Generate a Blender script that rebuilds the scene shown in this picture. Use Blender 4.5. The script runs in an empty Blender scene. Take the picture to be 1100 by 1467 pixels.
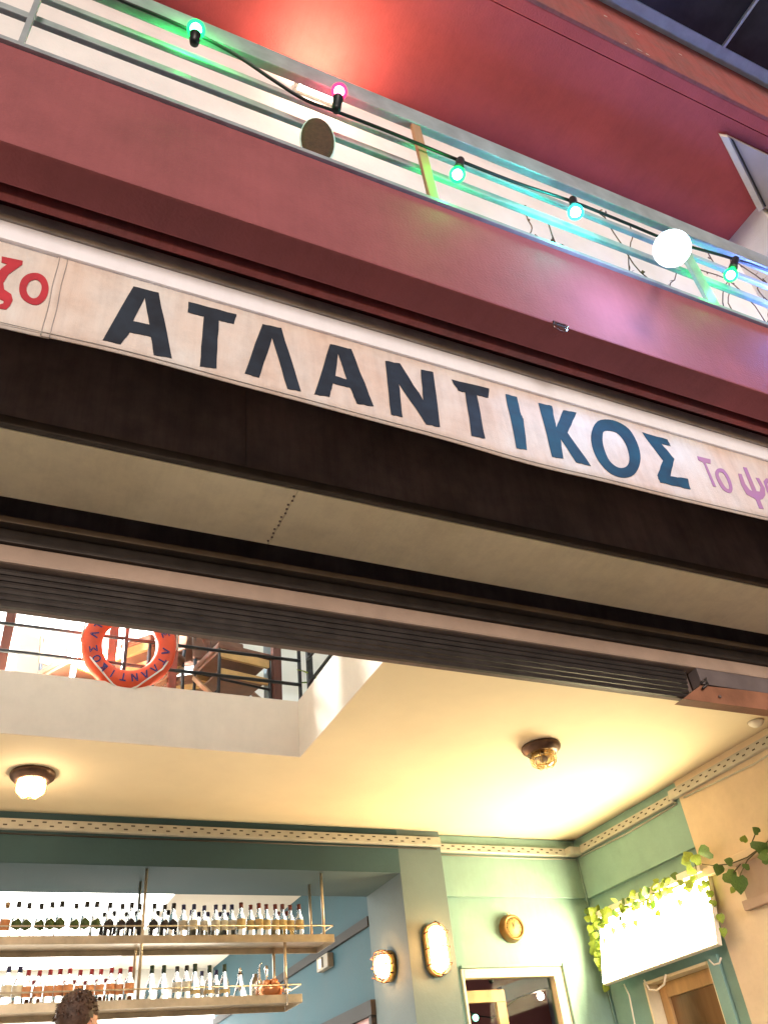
import bpy, bmesh, math, random
from mathutils import Vector, Matrix
from mathutils.geometry import tessellate_polygon
random.seed(7)
sc = bpy.context.scene
COL = sc.collection

# ------------------------------------------------------------------ camera
CAM = Vector((0, 0, 1.35))
MW = ((0.90441502, -0.41467233, -0.10040091),
      (-0.1880594, -0.59867947, 0.7785991),
      (-0.38297146, -0.68529538, -0.61943773))      # world -> camera
FPX = 1200.0
cd = bpy.data.cameras.new('camera')
cam = bpy.data.objects.new('camera', cd)
COL.objects.link(cam)
Rm = Matrix(MW).transposed()
cam.matrix_world = Matrix.Translation(CAM) @ Rm.to_4x4()
cd.sensor_fit = 'VERTICAL'
cd.sensor_height = 36
cd.sensor_width = 27
cd.lens = 36 * FPX / 1467
cd.clip_start = 0.05
cd.clip_end = 500
sc.camera = cam

# ------------------------------------------------------------------ night sky, faint street glow
w = bpy.data.worlds.new('World')
sc.world = w
w.use_nodes = True
nt = w.node_tree
bg = nt.nodes['Background']
sky = nt.nodes.new('ShaderNodeTexSky')
sky.sky_type = 'NISHITA'
sky.sun_disc = False
SUN_EL, SUN_AZ = math.radians(10), math.radians(196)   # azimuth measured from +Y clockwise
sky.sun_elevation = SUN_EL
sky.sun_rotation = SUN_AZ
nt.links.new(sky.outputs[0], bg.inputs[0])
bg.inputs[1].default_value = 0.036
sd = bpy.data.lights.new('sun', 'SUN')
sd.energy = 1.2
sd.angle = math.radians(16)
sd.color = (1.0, 0.91, 0.86)
sun = bpy.data.objects.new('sun', sd)
COL.objects.link(sun)
sdir = Vector((math.sin(SUN_AZ) * math.cos(SUN_EL), math.cos(SUN_AZ) * math.cos(SUN_EL), math.sin(SUN_EL)))
sun.rotation_euler = sdir.to_track_quat('Z', 'Y').to_euler()
sun.location = (0, -6, 6)
vs = sc.view_settings
vs.view_transform = 'Standard'
vs.look = 'None'
vs.gamma = 1
vs.exposure = 1.08
vs.use_curve_mapping = False
cy = sc.cycles
cy.use_denoising = True
cy.max_bounces = 8
cy.diffuse_bounces = 5
cy.transmission_bounces = 8
cy.transparent_max_bounces = 8
cy.sample_clamp_indirect = 6
cy.sample_clamp_direct = 0
cy.caustics_reflective = False
cy.caustics_refractive = False

# ------------------------------------------------------------------ pixel rays (photo 1100 x 1467)
def ray(x, y):
    v = Vector((x - 550, -(y - 733.5), -FPX))
    return (Rm @ v).normalized()
def onY(x, y, Y):
    d = ray(x, y); return CAM + d * (Y / d.y)
def onX(x, y, X):
    d = ray(x, y); return CAM + d * (X / d.x)
def onZ(x, y, Z):
    d = ray(x, y); return CAM + d * ((Z - CAM.z) / d.z)

# ------------------------------------------------------------------ materials
MATS = {}
def mat(name, col, rough=0.6, var=0.15, scale=6.0, bump=0.0, bscale=60.0, metal=0.0, spec=0.4,
        col2=None, trans=0.0, emit=0.0, ecol=None, ior=1.45, stretch=None, alpha=None, coat=0.0):
    m = bpy.data.materials.new(name)
    m.use_nodes = True
    n, l = m.node_tree.nodes, m.node_tree.links
    b = n['Principled BSDF']
    b.inputs['Roughness'].default_value = rough
    b.inputs['Metallic'].default_value = metal
    b.inputs['Specular IOR Level'].default_value = spec
    b.inputs['Transmission Weight'].default_value = trans
    b.inputs['IOR'].default_value = ior
    b.inputs['Coat Weight'].default_value = coat
    tc = n.new('ShaderNodeTexCoord')
    mp = n.new('ShaderNodeMapping')
    l.new(tc.outputs['Object'], mp.inputs['Vector'])
    if stretch: mp.inputs['Scale'].default_value = stretch
    if var > 0 or col2:
        no = n.new('ShaderNodeTexNoise')
        no.inputs['Scale'].default_value = scale
        no.inputs['Detail'].default_value = 6
        no.inputs['Roughness'].default_value = 0.62
        l.new(mp.outputs[0], no.inputs['Vector'])
        r = n.new('ShaderNodeValToRGB')
        c2 = col2 or tuple(max(0, c * (1 - var)) for c in col)
        c1 = col if col2 else tuple(min(1, c * (1 + var * .6)) for c in col)
        r.color_ramp.elements[0].color = (*c2, 1)
        r.color_ramp.elements[0].position = 0.34
        r.color_ramp.elements[1].color = (*c1, 1)
        r.color_ramp.elements[1].position = 0.66
        l.new(no.outputs['Fac'], r.inputs[0])
        l.new(r.outputs[0], b.inputs['Base Color'])
        rr = n.new('ShaderNodeMapRange')
        rr.inputs['To Min'].default_value = max(0.02, rough * .8)
        rr.inputs['To Max'].default_value = min(1, rough * 1.2)
        l.new(no.outputs['Fac'], rr.inputs['Value'])
        l.new(rr.outputs[0], b.inputs['Roughness'])
    else:
        b.inputs['Base Color'].default_value = (*col, 1)
    if bump > 0:
        nb = n.new('ShaderNodeTexNoise')
        nb.inputs['Scale'].default_value = bscale
        nb.inputs['Detail'].default_value = 5
        l.new(mp.outputs[0], nb.inputs['Vector'])
        bp = n.new('ShaderNodeBump')
        bp.inputs['Strength'].default_value = bump
        bp.inputs['Distance'].default_value = 0.01
        l.new(nb.outputs['Fac'], bp.inputs['Height'])
        l.new(bp.outputs[0], b.inputs['Normal'])
    if emit > 0:
        b.inputs['Emission Color'].default_value = (*(ecol or col), 1)
        b.inputs['Emission Strength'].default_value = emit
    MATS[name] = m
    return m

RED = mat('red_plaster', (.31, .085, .092), .75, .16, 1.6, .25, 90)
REDU = mat('red_plaster_upper', (.52, .10, .10), .8, .14, 1.3, .25, 80)
REDW = mat('red_plaster_worn', (.38, .09, .085), .8, .3, 3, .4, 50, col2=(.24, .10, .10))
DKRED = mat('dark_red_plaster', (.16, .035, .035), .7, .2, 3, .2, 80)
CREAMF = mat('cream_facade', (.80, .78, .77), .8, .1, 2, .2, 60)
CREAMS = mat('cream_soffit', (.88, .79, .58), .38, .2, 2.2, .08, 40, col2=(.76, .67, .48), spec=.6)
BLACKB = mat('dark_brown_board', (.20, .145, .13), .6, .3, 4)
GREYM = mat('grey_painted_metal', (.36, .38, .40), .4, .2, 9, .05, 40, metal=.1)
GREYD = mat('charcoal_metal', (.055, .045, .042), .42, .25, 12, .03, 60, metal=.4)
GLASSD = mat('dark_glass_panel', (.035, .03, .032), .35, .5, 3, .1, 30)
BROWNM = mat('brown_metal', (.13, .095, .07), .45, .25, 8, metal=.3)
PINKB = mat('beige_pink_board', (.40, .29, .23), .6, .15, 4, .1)
RUSTB = mat('red_brown_board', (.30, .13, .075), .55, .3, 5, .1)
TAN = mat('tan_timber', (.42, .25, .14), .6, .25, 10, .1, stretch=(1, 1, .15))
CANVAS = mat('canvas', (.76, .70, .66), .85, .2, 1.7, .2, 160, col2=(.72, .53, .43), stretch=(1.6, 1, 1.0))
def grime(m, f1=.22, f2=.5):
    n, l = m.node_tree.nodes, m.node_tree.links
    b = n['Principled BSDF']; src = b.inputs['Base Color'].links[0].from_socket
    tc = n.new('ShaderNodeTexCoord'); mp = n.new('ShaderNodeMapping'); mp.inputs['Scale'].default_value = (16, 1, 1.3)
    l.new(tc.outputs['Object'], mp.inputs[0])
    no = n.new('ShaderNodeTexNoise'); no.inputs['Scale'].default_value = 2.0; no.inputs['Detail'].default_value = 8; no.inputs['Roughness'].default_value = .7
    l.new(mp.outputs[0], no.inputs['Vector'])
    r = n.new('ShaderNodeValToRGB'); r.color_ramp.elements[0].position = .30; r.color_ramp.elements[0].color = (.50, .44, .42, 1)
    r.color_ramp.elements[1].position = .56; r.color_ramp.elements[1].color = (1, 1, 1, 1)
    l.new(no.outputs['Fac'], r.inputs[0])
    n2 = n.new('ShaderNodeTexNoise'); n2.inputs['Scale'].default_value = 7; n2.inputs['Detail'].default_value = 9; n2.inputs['Roughness'].default_value = .75
    l.new(tc.outputs['Object'], n2.inputs['Vector'])
    r2 = n.new('ShaderNodeValToRGB'); r2.color_ramp.elements[0].position = .33; r2.color_ramp.elements[0].color = (.70, .68, .68, 1)
    r2.color_ramp.elements[1].position = .55; r2.color_ramp.elements[1].color = (1, 1, 1, 1)
    l.new(n2.outputs['Fac'], r2.inputs[0])
    last = src
    for k, fk in ((r, f1), (r2, f2)):
        mx = n.new('ShaderNodeMix'); mx.data_type = 'RGBA'; mx.blend_type = 'MULTIPLY'; mx.inputs[0].default_value = fk
        l.new(last, mx.inputs[6]); l.new(k.outputs[0], mx.inputs[7]); last = mx.outputs[2]
    l.new(last, b.inputs['Base Color'])
grime(CANVAS)
GREYC = mat('dusty_canvas', (.42, .37, .34), .85, .25, 8, .3, 80)
WHITEC = mat('white_cassette', (.94, .92, .98), .3, .04, 6)
INK = mat('navy_ink', (.014, .017, .026), .7, .35, 9, col2=(.022, .032, .05))
INKB = mat('blue_ink', (.02, .09, .15), .7, .4, 9, col2=(.02, .05, .09))
INKR = mat('red_ink', (.50, .035, .05), .7, .2, 10)
INKP = mat('faded_purple_ink', (.42, .20, .42), .8, .25, 9, col2=(.45, .22, .33))
CEIL = mat('interior_ceiling_paint', (.80, .69, .51), .85, .06, 1.5, .08, 50)
SLABP = mat('slab_edge_paint', (.80, .69, .56), .8, .08, 2, .1, 50)
TEALG = mat('pale_green_wall', (.21, .335, .31), .75, .1, 2, .12, 50)
TEALR = mat('teal_wall', (.22, .38, .36), .75, .12, 2, .12, 50)
PORTAL = mat('slate_column_wall', (.12, .165, .175), .75, .12, 2, .12, 50)
BEAMB = mat('slate_blue_beam', (.035, .078, .095), .75, .15, 2, .12, 50)
BARB = mat('bar_blue_wall', (.03, .085, .108), .7, .12, 2, .12, 50)
BARW = mat('bar_white_wall', (.78, .77, .74), .8, .06, 2, .1, 50)
BARC = mat('bar_ceiling_paint', (.62, .57, .48), .8, .06, 2, .1, 50)
PEACH = mat('peach_wall', (.70, .57, .42), .8, .1, 1.8, .12, 50)
WALLW = mat('mezzanine_wall', (.80, .82, .79), .8, .05, 2, .1, 50)
TRAYM = mat('cream_tray_metal', (.46, .45, .41), .45, .12, 10, metal=.15)
SLOT = mat('tray_slot_dark', (.06, .05, .04), .8, 0)
TRIMD = mat('dark_trim', (.03, .03, .03), .7, .2, 6)  # dark colour of the bar wall trim and screen frame
FLOORM = mat('floor_tiles', (.45, .38, .30), .5, .25, 3, .1)
STREET = mat('pale_paving', (.44, .42, .39), .8, .3, 8, .4, 120)
RAILB = mat('black_iron', (.018, .019, .022), .45, .2, 20)
WOODR = mat('red_brown_timber', (.13, .045, .03), .5, .3, 12, .1, stretch=(1, 1, .1))
ORANGE = mat('orange_buoy', (.70, .085, .03), .45, .15, 7, .08, 60)
WHITEP = mat('white_paint', (.78, .74, .66), .5, .06, 8)
BLUETX = mat('navy_letter', (.03, .03, .14), .6, 0)
BRPAD = mat('brown_leather', (.16, .075, .045), .5, .2, 14, .1)
PLY = mat('yellow_plywood', (.55, .35, .14), .5, .2, 10, .05, stretch=(1, 6, 1))
BRONZE = mat('aged_bronze', (.13, .075, .055), .4, .3, 14, .1, metal=.6)
BRASS = mat('brass', (.62, .40, .14), .35, .25, 14, metal=.9)
STEEL = mat('shelf_steel', (.55, .47, .36), .36, .2, 9, metal=.75)
CLOCKF = mat('clock_dial', (.52, .36, .13), .6, .12, 10)
BLACKP = mat('black_plastic', (.015, .015, .016), .4, .1, 20)
LEAF = mat('leaf_green', (.085, .16, .03), .55, .3, 12, .1)
LEAFL = mat('leaf_lime', (.26, .36, .05), .55, .3, 12, .1)
STEM = mat('vine_stem', (.10, .085, .04), .7, .3, 20)
TWIG = mat('dry_twig', (.16, .10, .07), .8, .3, 20)
DRYL = mat('dry_leaf', (.22, .13, .07), .8, .3, 20)
WINFR = mat('cream_window_frame', (.74, .66, .48), .5, .08, 8)
WOODF = mat('oak_frame', (.50, .32, .15), .5, .2, 9, .1, stretch=(1, 1, .2))
PANEB = mat('brown_pane', (.17, .10, .05), .2, .5, 3, stretch=(1, 1, .1))
GLASS = mat('clear_glass', (.97, .98, .96), .03, 0, trans=1.0, ior=1.35)
def thin_glass(name, tint, gl=.10, rough=.03):
    m = bpy.data.materials.new(name); m.use_nodes = True
    n, l = m.node_tree.nodes, m.node_tree.links
    n.remove(n['Principled BSDF'])
    t_ = n.new('ShaderNodeBsdfTransparent'); t_.inputs[0].default_value = (*tint, 1)
    g_ = n.new('ShaderNodeBsdfGlossy'); g_.inputs['Roughness'].default_value = rough
    mx_ = n.new('ShaderNodeMixShader'); mx_.inputs[0].default_value = gl
    l.new(t_.outputs[0], mx_.inputs[1]); l.new(g_.outputs[0], mx_.inputs[2])
    l.new(mx_.outputs[0], n['Material Output'].inputs[0])
    return m
PANEG = thin_glass('window_glass', (.95, .95, .95), .002)
SKIN = mat('skin', (.50, .22, .14), .5, .12, 12)
HAIR = mat('brown_hair', (.06, .028, .016), .55, .4, 30, .4, 120)
SHIRT = mat('dark_shirt', (.05, .05, .06), .85, .2, 10, .2)
TROUS = mat('dark_trousers', (.03, .03, .035), .85, .2, 10, .2)
COPPER = mat('copper', (.72, .30, .14), .28, .2, 10, metal=.85)
CHROME = mat('chrome', (.7, .68, .64), .16, .05, 9, metal=1)
SPK = mat('speaker_grille', (.09, .05, .03), .8, .3, 60, .4, 300)
SPKS = mat('speaker_shell', (.70, .76, .80), .45, .05, 9)
PINKP = mat('pink_pane', (.50, .27, .26), .4, .12, 4)
REFLRED = mat('reflected_red_wall', (.34, .12, .115), .8, .12, 2, .1)  # red wall of the reflection modelled behind the back window
REFLBEAM = mat('reflected_blue_beam', (.30, .33, .42), .6, .1, 5)  # blue beam of the same modelled reflection
PALER = mat('pale_panel', (.50, .44, .42), .7, .1, 3)

for m_, a_, b_ in ((RED, .14, .34), (REDU, .12, .30), (REDW, .4, .5), (CREAMS, .10, .42), (BLACKB, .4, .5), (WHITEC, .06, .12), (SLABP, .04, .14), (TEALG, .12, .22), (TEALR, .12, .22), (PEACH, .12, .2)):
    grime(m_, a_, b_)

def emis(name, col, s):
    m = bpy.data.materials.new(name); m.use_nodes = True
    n, l = m.node_tree.nodes, m.node_tree.links
    n.remove(n['Principled BSDF'])
    e = n.new('ShaderNodeEmission')
    e.inputs[0].default_value = (*col, 1); e.inputs[1].default_value = s
    l.new(e.outputs[0], n['Material Output'].inputs[0])
    return m
def shell(name, col, s_):
    m = bpy.data.materials.new(name); m.use_nodes = True
    n, l = m.node_tree.nodes, m.node_tree.links
    n.remove(n['Principled BSDF'])
    e = n.new('ShaderNodeEmission'); e.inputs[0].default_value = (*col, 1); e.inputs[1].default_value = s_
    t_ = n.new('ShaderNodeBsdfTransparent'); t_.inputs[0].default_value = (*[.25 + .75 * c for c in col], 1)
    ad = n.new('ShaderNodeAddShader'); l.new(e.outputs[0], ad.inputs[0]); l.new(t_.outputs[0], ad.inputs[1])
    l.new(ad.outputs[0], n['Material Output'].inputs[0])
    return m
E_GREEN = (shell('green_bulb_glass', (.02, 1.0, .22), .8), emis('lit_green_core', (.12, 1.0, .40), 150))
E_RED = (shell('red_bulb_glass', (1.0, .04, .16), .9), emis('lit_red_core', (1.0, .25, .35), 60))
E_ADDBLUE = (shell('added_blue_bulb_glass', (.25, .45, 1.0), .9), emis('added_blue_core', (.42, .52, 1.0), 1300))  # for two bulbs added out of view to tint the fascia end
E_CYAN = (shell('cyan_bulb_glass', (.05, 1.0, .85), .9), emis('lit_cyan_core', (.2, 1.0, .9), 320))
E_FLOOD = emis('lit_floodlight', (.36, .54, 1.0), 80)
E_TUBE = emis('lit_tube', (1.0, .62, .38), 200)
E_BULK = emis('lit_warm_globe', (1.0, .46, .16), 60)
E_CEILL = emis('lit_warm_globe_ceiling', (1.0, .70, .40), 30)
E_BOX = emis('lit_lightbox', (1.0, .83, .47), 36)
E_BARP = emis('lit_bar_panel', (1.0, .97, .90), 4.5)
E_MEZZ = emis('lit_mezzanine_lamp', (.94, .98, 1.0), 2000)
E_EXIT = emis('lit_exit_lamp', (1.0, .72, .30), 2.5)
E_REFLG = emis('reflected_green_bulb', (.25, 1.0, .6), 5)  # green bulb of the modelled window reflection
E_REFLW = emis('reflected_warm_bulb', (1.0, .8, .6), 260)  # warm bulb of that reflection, also lights its red wall

# ------------------------------------------------------------------ mesh helpers
def root(o):
    while o.parent: o = o.parent
    return o
def org(p):
    return Vector(root(p).location) if p else Vector((0, 0, 0))
def mobj(name, verts, faces, m, parent=None, smooth=False):
    o0 = org(parent)
    me = bpy.data.meshes.new(name)
    me.from_pydata([tuple(Vector(v) - o0) for v in verts], [], faces)
    bm = bmesh.new(); bm.from_mesh(me)
    bmesh.ops.recalc_face_normals(bm, faces=bm.faces)
    bm.to_mesh(me); bm.free()
    if smooth:
        for p in me.polygons: p.use_smooth = True
    me.materials.append(m)
    o = bpy.data.objects.new(name, me)
    COL.objects.link(o)
    if parent: o.parent = parent
    return o
def bobj(name, bm, m, parent=None, smooth=False):
    o0 = org(parent)
    bmesh.ops.translate(bm, verts=bm.verts, vec=-o0)
    me = bpy.data.meshes.new(name)
    bm.to_mesh(me); bm.free()
    if smooth:
        for p in me.polygons: p.use_smooth = True
    me.materials.append(m)
    o = bpy.data.objects.new(name, me)
    COL.objects.link(o)
    if parent: o.parent = parent
    return o
def add_box(bm, x0, x1, y0, y1, z0, z1, mtx=None, bevel=0.0):
    r = bmesh.ops.create_cube(bm, size=1)
    vs_ = r['verts']
    T = Matrix.Translation(((x0 + x1) / 2, (y0 + y1) / 2, (z0 + z1) / 2)) @ Matrix.Diagonal((abs(x1 - x0), abs(y1 - y0), abs(z1 - z0), 1))
    if mtx is not None: T = mtx @ T
    bmesh.ops.transform(bm, matrix=T, verts=vs_)
    if bevel > 0:
        es = list({e for v in vs_ for e in v.link_edges})
        bmesh.ops.bevel(bm, geom=es, offset=bevel, segments=2, affect='EDGES', profile=.6)
def box(name, x0, x1, y0, y1, z0, z1, m, parent=None, bevel=0.0, mtx=None):
    bm = bmesh.new(); add_box(bm, x0, x1, y0, y1, z0, z1, mtx, bevel)
    return bobj(name, bm, m, parent)
def tube_geo(pts, r, n=8, closed=False):
    pts = [Vector(p) for p in pts]; V, F = [], []
    rr = r if isinstance(r, (list, tuple)) else [r] * len(pts)
    N = len(pts); up = None
    for i, p in enumerate(pts):
        if closed: t = pts[(i + 1) % N] - pts[i - 1]
        else: t = pts[min(i + 1, N - 1)] - pts[max(i - 1, 0)]
        t.normalize()
        if up is None: up = t.orthogonal().normalized()
        u = (up - t * up.dot(t))
        u = u.normalized() if u.length > 1e-6 else t.orthogonal().normalized()
        up = u; v = t.cross(u)
        for k in range(n):
            a = 2 * math.pi * k / n
            V.append(p + (u * math.cos(a) + v * math.sin(a)) * rr[i])
    M_ = N if closed else N - 1
    for i in range(M_):
        for k in range(n):
            a, b = i * n + k, i * n + (k + 1) % n
            c, d = ((i + 1) % N) * n + (k + 1) % n, ((i + 1) % N) * n + k
            F.append((a, b, c, d))
    if not closed:
        F.append(tuple(range(n))); F.append(tuple(range((N - 1) * n, N * n)))
    return V, F
def tube(name, pts, r, m, parent=None, n=8, closed=False, smooth=True):
    V, F = tube_geo(pts, r, n, closed)
    return mobj(name, V, F, m, parent, smooth)
def tubes(name, paths, r, m, parent=None, n=6):
    V, F = [], []
    for p in paths:
        closed = isinstance(p, tuple)
        v, f = tube_geo(list(p), r, n, closed)
        b = len(V); V += v; F += [tuple(i + b for i in q) for q in f]
    return mobj(name, V, F, m, parent, True)
def lathe_geo(prof, n=20, mtx=Matrix()):
    V, F = [], []
    for (r, z) in prof:
        for k in range(n):
            a = 2 * math.pi * k / n
            V.append(mtx @ Vector((r * math.cos(a), r * math.sin(a), z)))
    for i in range(len(prof) - 1):
        for k in range(n):
            F.append((i * n + k, i * n + (k + 1) % n, (i + 1) * n + (k + 1) % n, (i + 1) * n + k))
    if prof[0][0] > 1e-5: F.append(tuple(range(n)))
    if prof[-1][0] > 1e-5: F.append(tuple(range((len(prof) - 1) * n, len(prof) * n)))
    return V, F
def lathe(name, prof, m, parent=None, n=20, mtx=Matrix(), smooth=True):
    V, F = lathe_geo(prof, n, mtx)
    return mobj(name, V, F, m, parent, smooth)
def frame_mtx(p, zdir, xdir=None):
    z = Vector(zdir).normalized()
    x = Vector(xdir) if xdir is not None else z.orthogonal()
    x = (x - z * x.dot(z)).normalized(); y = z.cross(x)
    m = Matrix((x, y, z)).transposed().to_4x4()
    m.translation = Vector(p)
    return m
def prism(name, outer, holes, depth, m, parent=None):
    """outer / holes: lists of 3d points in a plane facing the street; depth: vector"""
    polys = [outer] + holes
    tri = tessellate_polygon([[Vector(p) for p in q] for q in polys])
    P = [Vector(p) for q in polys for p in q]; n = len(P); d = Vector(depth)
    V = P + [p + d for p in P]; F = []
    for t in tri: F.append(tuple(t)); F.append(tuple(i + n for i in reversed(t)))
    b = 0
    for q in polys:
        k = len(q)
        for i in range(k):
            F.append((b + i, b + (i + 1) % k, n + b + (i + 1) % k, n + b + i))
        b += k
    return mobj(name, V, F, m, parent)
def thing(name, label, cat, loc=(0, 0, 0), group=None):
    o = bpy.data.objects.new(name, None)
    o.empty_display_size = .1
    COL.objects.link(o); o.location = loc
    o['label'] = label; o['category'] = cat
    if group: o['group'] = group
    return o
def tag(o, label, cat, group=None):
    o['label'] = label; o['category'] = cat
    if group: o['group'] = group
    return o
def struct(o):
    o['kind'] = 'structure'; return o
def copy_tree(o, parent=None):
    c = o.copy(); COL.objects.link(c); c.parent = parent
    for ch in list(o.children): copy_tree(ch, c)
    return c

# ================================================================== SETTING
ZC = 3.47                      # tavern ceiling underside
ZM = 3.845                     # mezzanine floor
FL = 0.25                      # tavern floor
YU = 2.25                      # first-floor facade plane
struct(box('street', -40, 40, -40, 2.3, -.3, 0, STREET))
struct(box('tavern_floor', -2.5, 5.0, 2.3, 11.4, -.3, FL, FLOORM))

# ---- ground floor interior shell
struct(prism('tavern_ceiling', [Vector(p) for p in ((-2.5, 4.77, ZC), (1.847, 4.77, ZC), (1.847, 2.62, ZC), (4.9, 2.62, ZC), (4.9, 6.15, ZC), (-2.5, 6.15, ZC))], [], (0, 0, ZM - ZC), CEIL))
# painted faces of the slab around the void, a few mm proud
struct(box('slab_edge', -2.5, 1.842, 4.755, 4.769, ZC - .002, ZM + .003, SLABP))
struct(box('slab_edge', 1.832, 1.846, 2.63, 4.768, ZC - .003, ZM + .004, SLABP))
# portal: lintel beam and column
struct(box('portal_beam', -2.5, 3.063, 5.95, 6.59, 3.145, ZC - .002, BEAMB))
struct(box('portal_column', 3.066, 3.44, 5.948, 6.59, FL, ZC - .003, PORTAL))
bm = bmesh.new()
add_box(bm, -2.5, 3.066, 5.9465, 5.9485, 3.147, ZC - .004)
struct(bobj('portal_beam_facing', bm, BEAMB))
# back wall right of the column, with a window opening
WX0, WX1, WZ1, WZ0 = 3.52, 4.42, 2.50, 1.30
struct(box('back_wall', 3.441, WX0, 6.05, 6.25, FL, ZC - .004, TEALG))
struct(box('back_wall', WX0 + .0005, WX1, 6.05, 6.25, WZ1, ZC - .005, TEALG))
struct(box('back_wall', WX0 + .0005, WX1, 6.05, 6.25, FL, WZ0, TEALG))
struct(box('back_wall', WX1 + .0005, 4.838, 6.05, 6.25, FL, ZC - .004, TEALG))
struct(box('ring_beam', 3.442, 4.80, 6.01, 6.049, 3.0, ZC - .006, TEALG, bevel=.004))
# right wall, teal, with window opening, then the peach pier nearer the street
RX = 4.84
RY0, RY1, RZ0, RZ1 = 4.90, 5.62, 1.2, 2.30
struct(box('right_wall', RX, RX + .25, RY1 + .0005, 6.25, FL, ZC - .003, TEALR))
struct(box('right_wall', RX, RX + .25, RY0, RY1, RZ1, ZC - .004, TEALR))
struct(box('right_wall', RX, RX + .25, RY0, RY1, FL, RZ0, TEALR))
struct(box('right_wall', RX, RX + .25, 4.655, RY0 - .0005, FL, ZC - .003, TEALR))
struct(box('ring_beam', RX - .04, RX - .001, 4.656, 6.048, 2.99, ZC - .006, TEALR, bevel=.004))
struct(box('right_pier', RX - .05, RX + .25, 2.62, 4.654, FL, ZC - .003, PEACH))
struct(box('left_wall', -2.7, -2.501, 2.3, 11.4, FL, 7.05, BARW))
# bar room behind the portal
struct(box('bar_side_wall', 3.08, 3.25, 6.592, 11.4, FL, 3.56, BARB))
struct(box('bar_back_wall', -2.5, 3.079, 11.2, 11.4, FL, 3.56, BARW))
struct(box('bar_ceiling', -2.5, 3.25, 6.592, 11.4, 3.56, 3.72, BARC))
struct(box('bar_wall_trim', 3.055, 3.079, 6.595, 11.19, 2.93, 3.00, TRIMD))
# first floor (mezzanine) room
struct(box('mezzanine_floor', -2.5, 4.9, 6.152, 6.6, ZC + .12, ZM - .004, CREAMF))
struct(box('mezzanine_back_wall', -2.5, 5.1, 6.0, 6.15, ZM + .003, 7.05, WALLW))
struct(box('mezzanine_right_wall', 4.9, 5.1, 2.45, 5.999, ZM + .003, 7.05, WALLW))
struct(box('mezzanine_ceiling', -2.7, 5.1, 2.45, 6.15, 6.95, 7.05, WALLW))

# ================================================================== BUILDING FRONT
bld = thing('tavern_building', 'red plastered tavern front with projecting balcony and dark shop lintel', 'building', (0, 1.45, 0))
XL, XR = -6, 9
# balcony
box('parapet', XL, XR, 1.45, 1.585, 3.757, 4.318, RED, bld, bevel=.008)
box('balcony_slab', XL, XR, 1.586, 2.249, 3.83, 3.95, DKRED, bld)
box('drip_lip', XL, XR, 1.612, 1.640, 3.752, 3.8295, REDW, bld, bevel=.004)
box('coping', XL, XR, 1.437, 1.56, 4.3185, 4.342, GREYM, bld, bevel=.003)
# upper floor wall
box('upper_facade', XL, 4.85, YU, YU + .2, 3.951, 7.098, CREAMF, bld)
box('partition_wall', 4.80, XR, 1.874, YU - .001, 3.951, 7.097, CREAMF, bld)
# lintel and deep soffit over the shop opening
box('lintel', XL, XR, 2.062, 2.39, 3.252, 3.829, BLACKB, bld)
box('lintel_edge_strip', XL, XR, 2.045, 2.068, 3.238, 3.275, GREYD, bld, bevel=.004)
sf = box('soffit_panel', XL, .8285, 2.0685, 2.392, 3.235, 3.2515, CREAMS, bld)
box('soffit_panel', .8305, XR, 2.0685, 2.392, 3.235, 3.2515, CREAMS, bld)
V, F = [], []
for i in range(12):
    t = i / 11
    c = Vector((.825 + .004 * math.sin(i * 2.1), 2.10 + .27 * t, 3.234))
    v, f = lathe_geo([(0, -.003), (.0042, -.002), (.0045, .001)], 7, Matrix.Translation(c))
    b = len(V); V += v; F += [tuple(k + b for k in q) for q in f]
mobj('rivet_row', V, F, BLACKB, sf)
box('joint_strip', .64, .655, 2.056, 2.0615, 3.28, 3.70, BLACKB, bld)
# head of the opening behind the soffit
box('opening_head', XL, XR, 2.56, 2.66, 2.96, 3.60, BLACKB, bld)
box('shutter_housing_back', XL, XR, 2.393, 2.56, 3.42, 3.60, BLACKB, bld)
box('upper_track', XL, XR, 2.462, 2.50, 3.186, 3.212, BROWNM, bld, bevel=.004)
box('track_recess', XL, XR, 2.502, 2.558, 3.12, 3.22, GREYD, bld)
box('track_lip', XL, XR, 2.478, 2.5015, 3.118, 3.134, GREYD, bld, bevel=.003)
box('head_board', XL, XR, 2.49, 2.558, 3.046, 3.1165, PINKB, bld, bevel=.01)
# side piers of the shop opening, outside the frame
box('pier', XL, -2.2, 2.40, 2.62, 0, 3.04, RED, bld)
box('pier', 4.4, XR, 2.40, 2.62, 0, 3.04, RED, bld)
# second-floor balcony overhead
ub = box('upper_balcony_soffit', XL, XR, 1.42, 3.2, 7.10, 7.30, REDU, bld)
box('soffit_groove_edge', XL, XR, 1.325, 1.412, 7.085, 7.30, REDU, ub, bevel=.008)
box('upper_parapet', XL, XR, 1.300, 1.3245, 7.078, 8.03, REDW, bld, bevel=.004)
for i in range(46):      # chips of missing paint
    x = random.uniform(1.8, 5.6); z = random.choice([7.09, 7.1, 7.5, 7.9]) + random.uniform(0, .06)
    n = 6; pts = []
    for k in range(n):
        a = 2 * math.pi * k / n
        pts.append(Vector((x + .025 * random.uniform(.3, 1.2) * math.cos(a), 1.2985, z + .008 * random.uniform(.3, 1.3) * math.sin(a))))
    if i < 12: prism('paint_chip', pts, [], (0, .0012, 0), PALER, bld)

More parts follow.
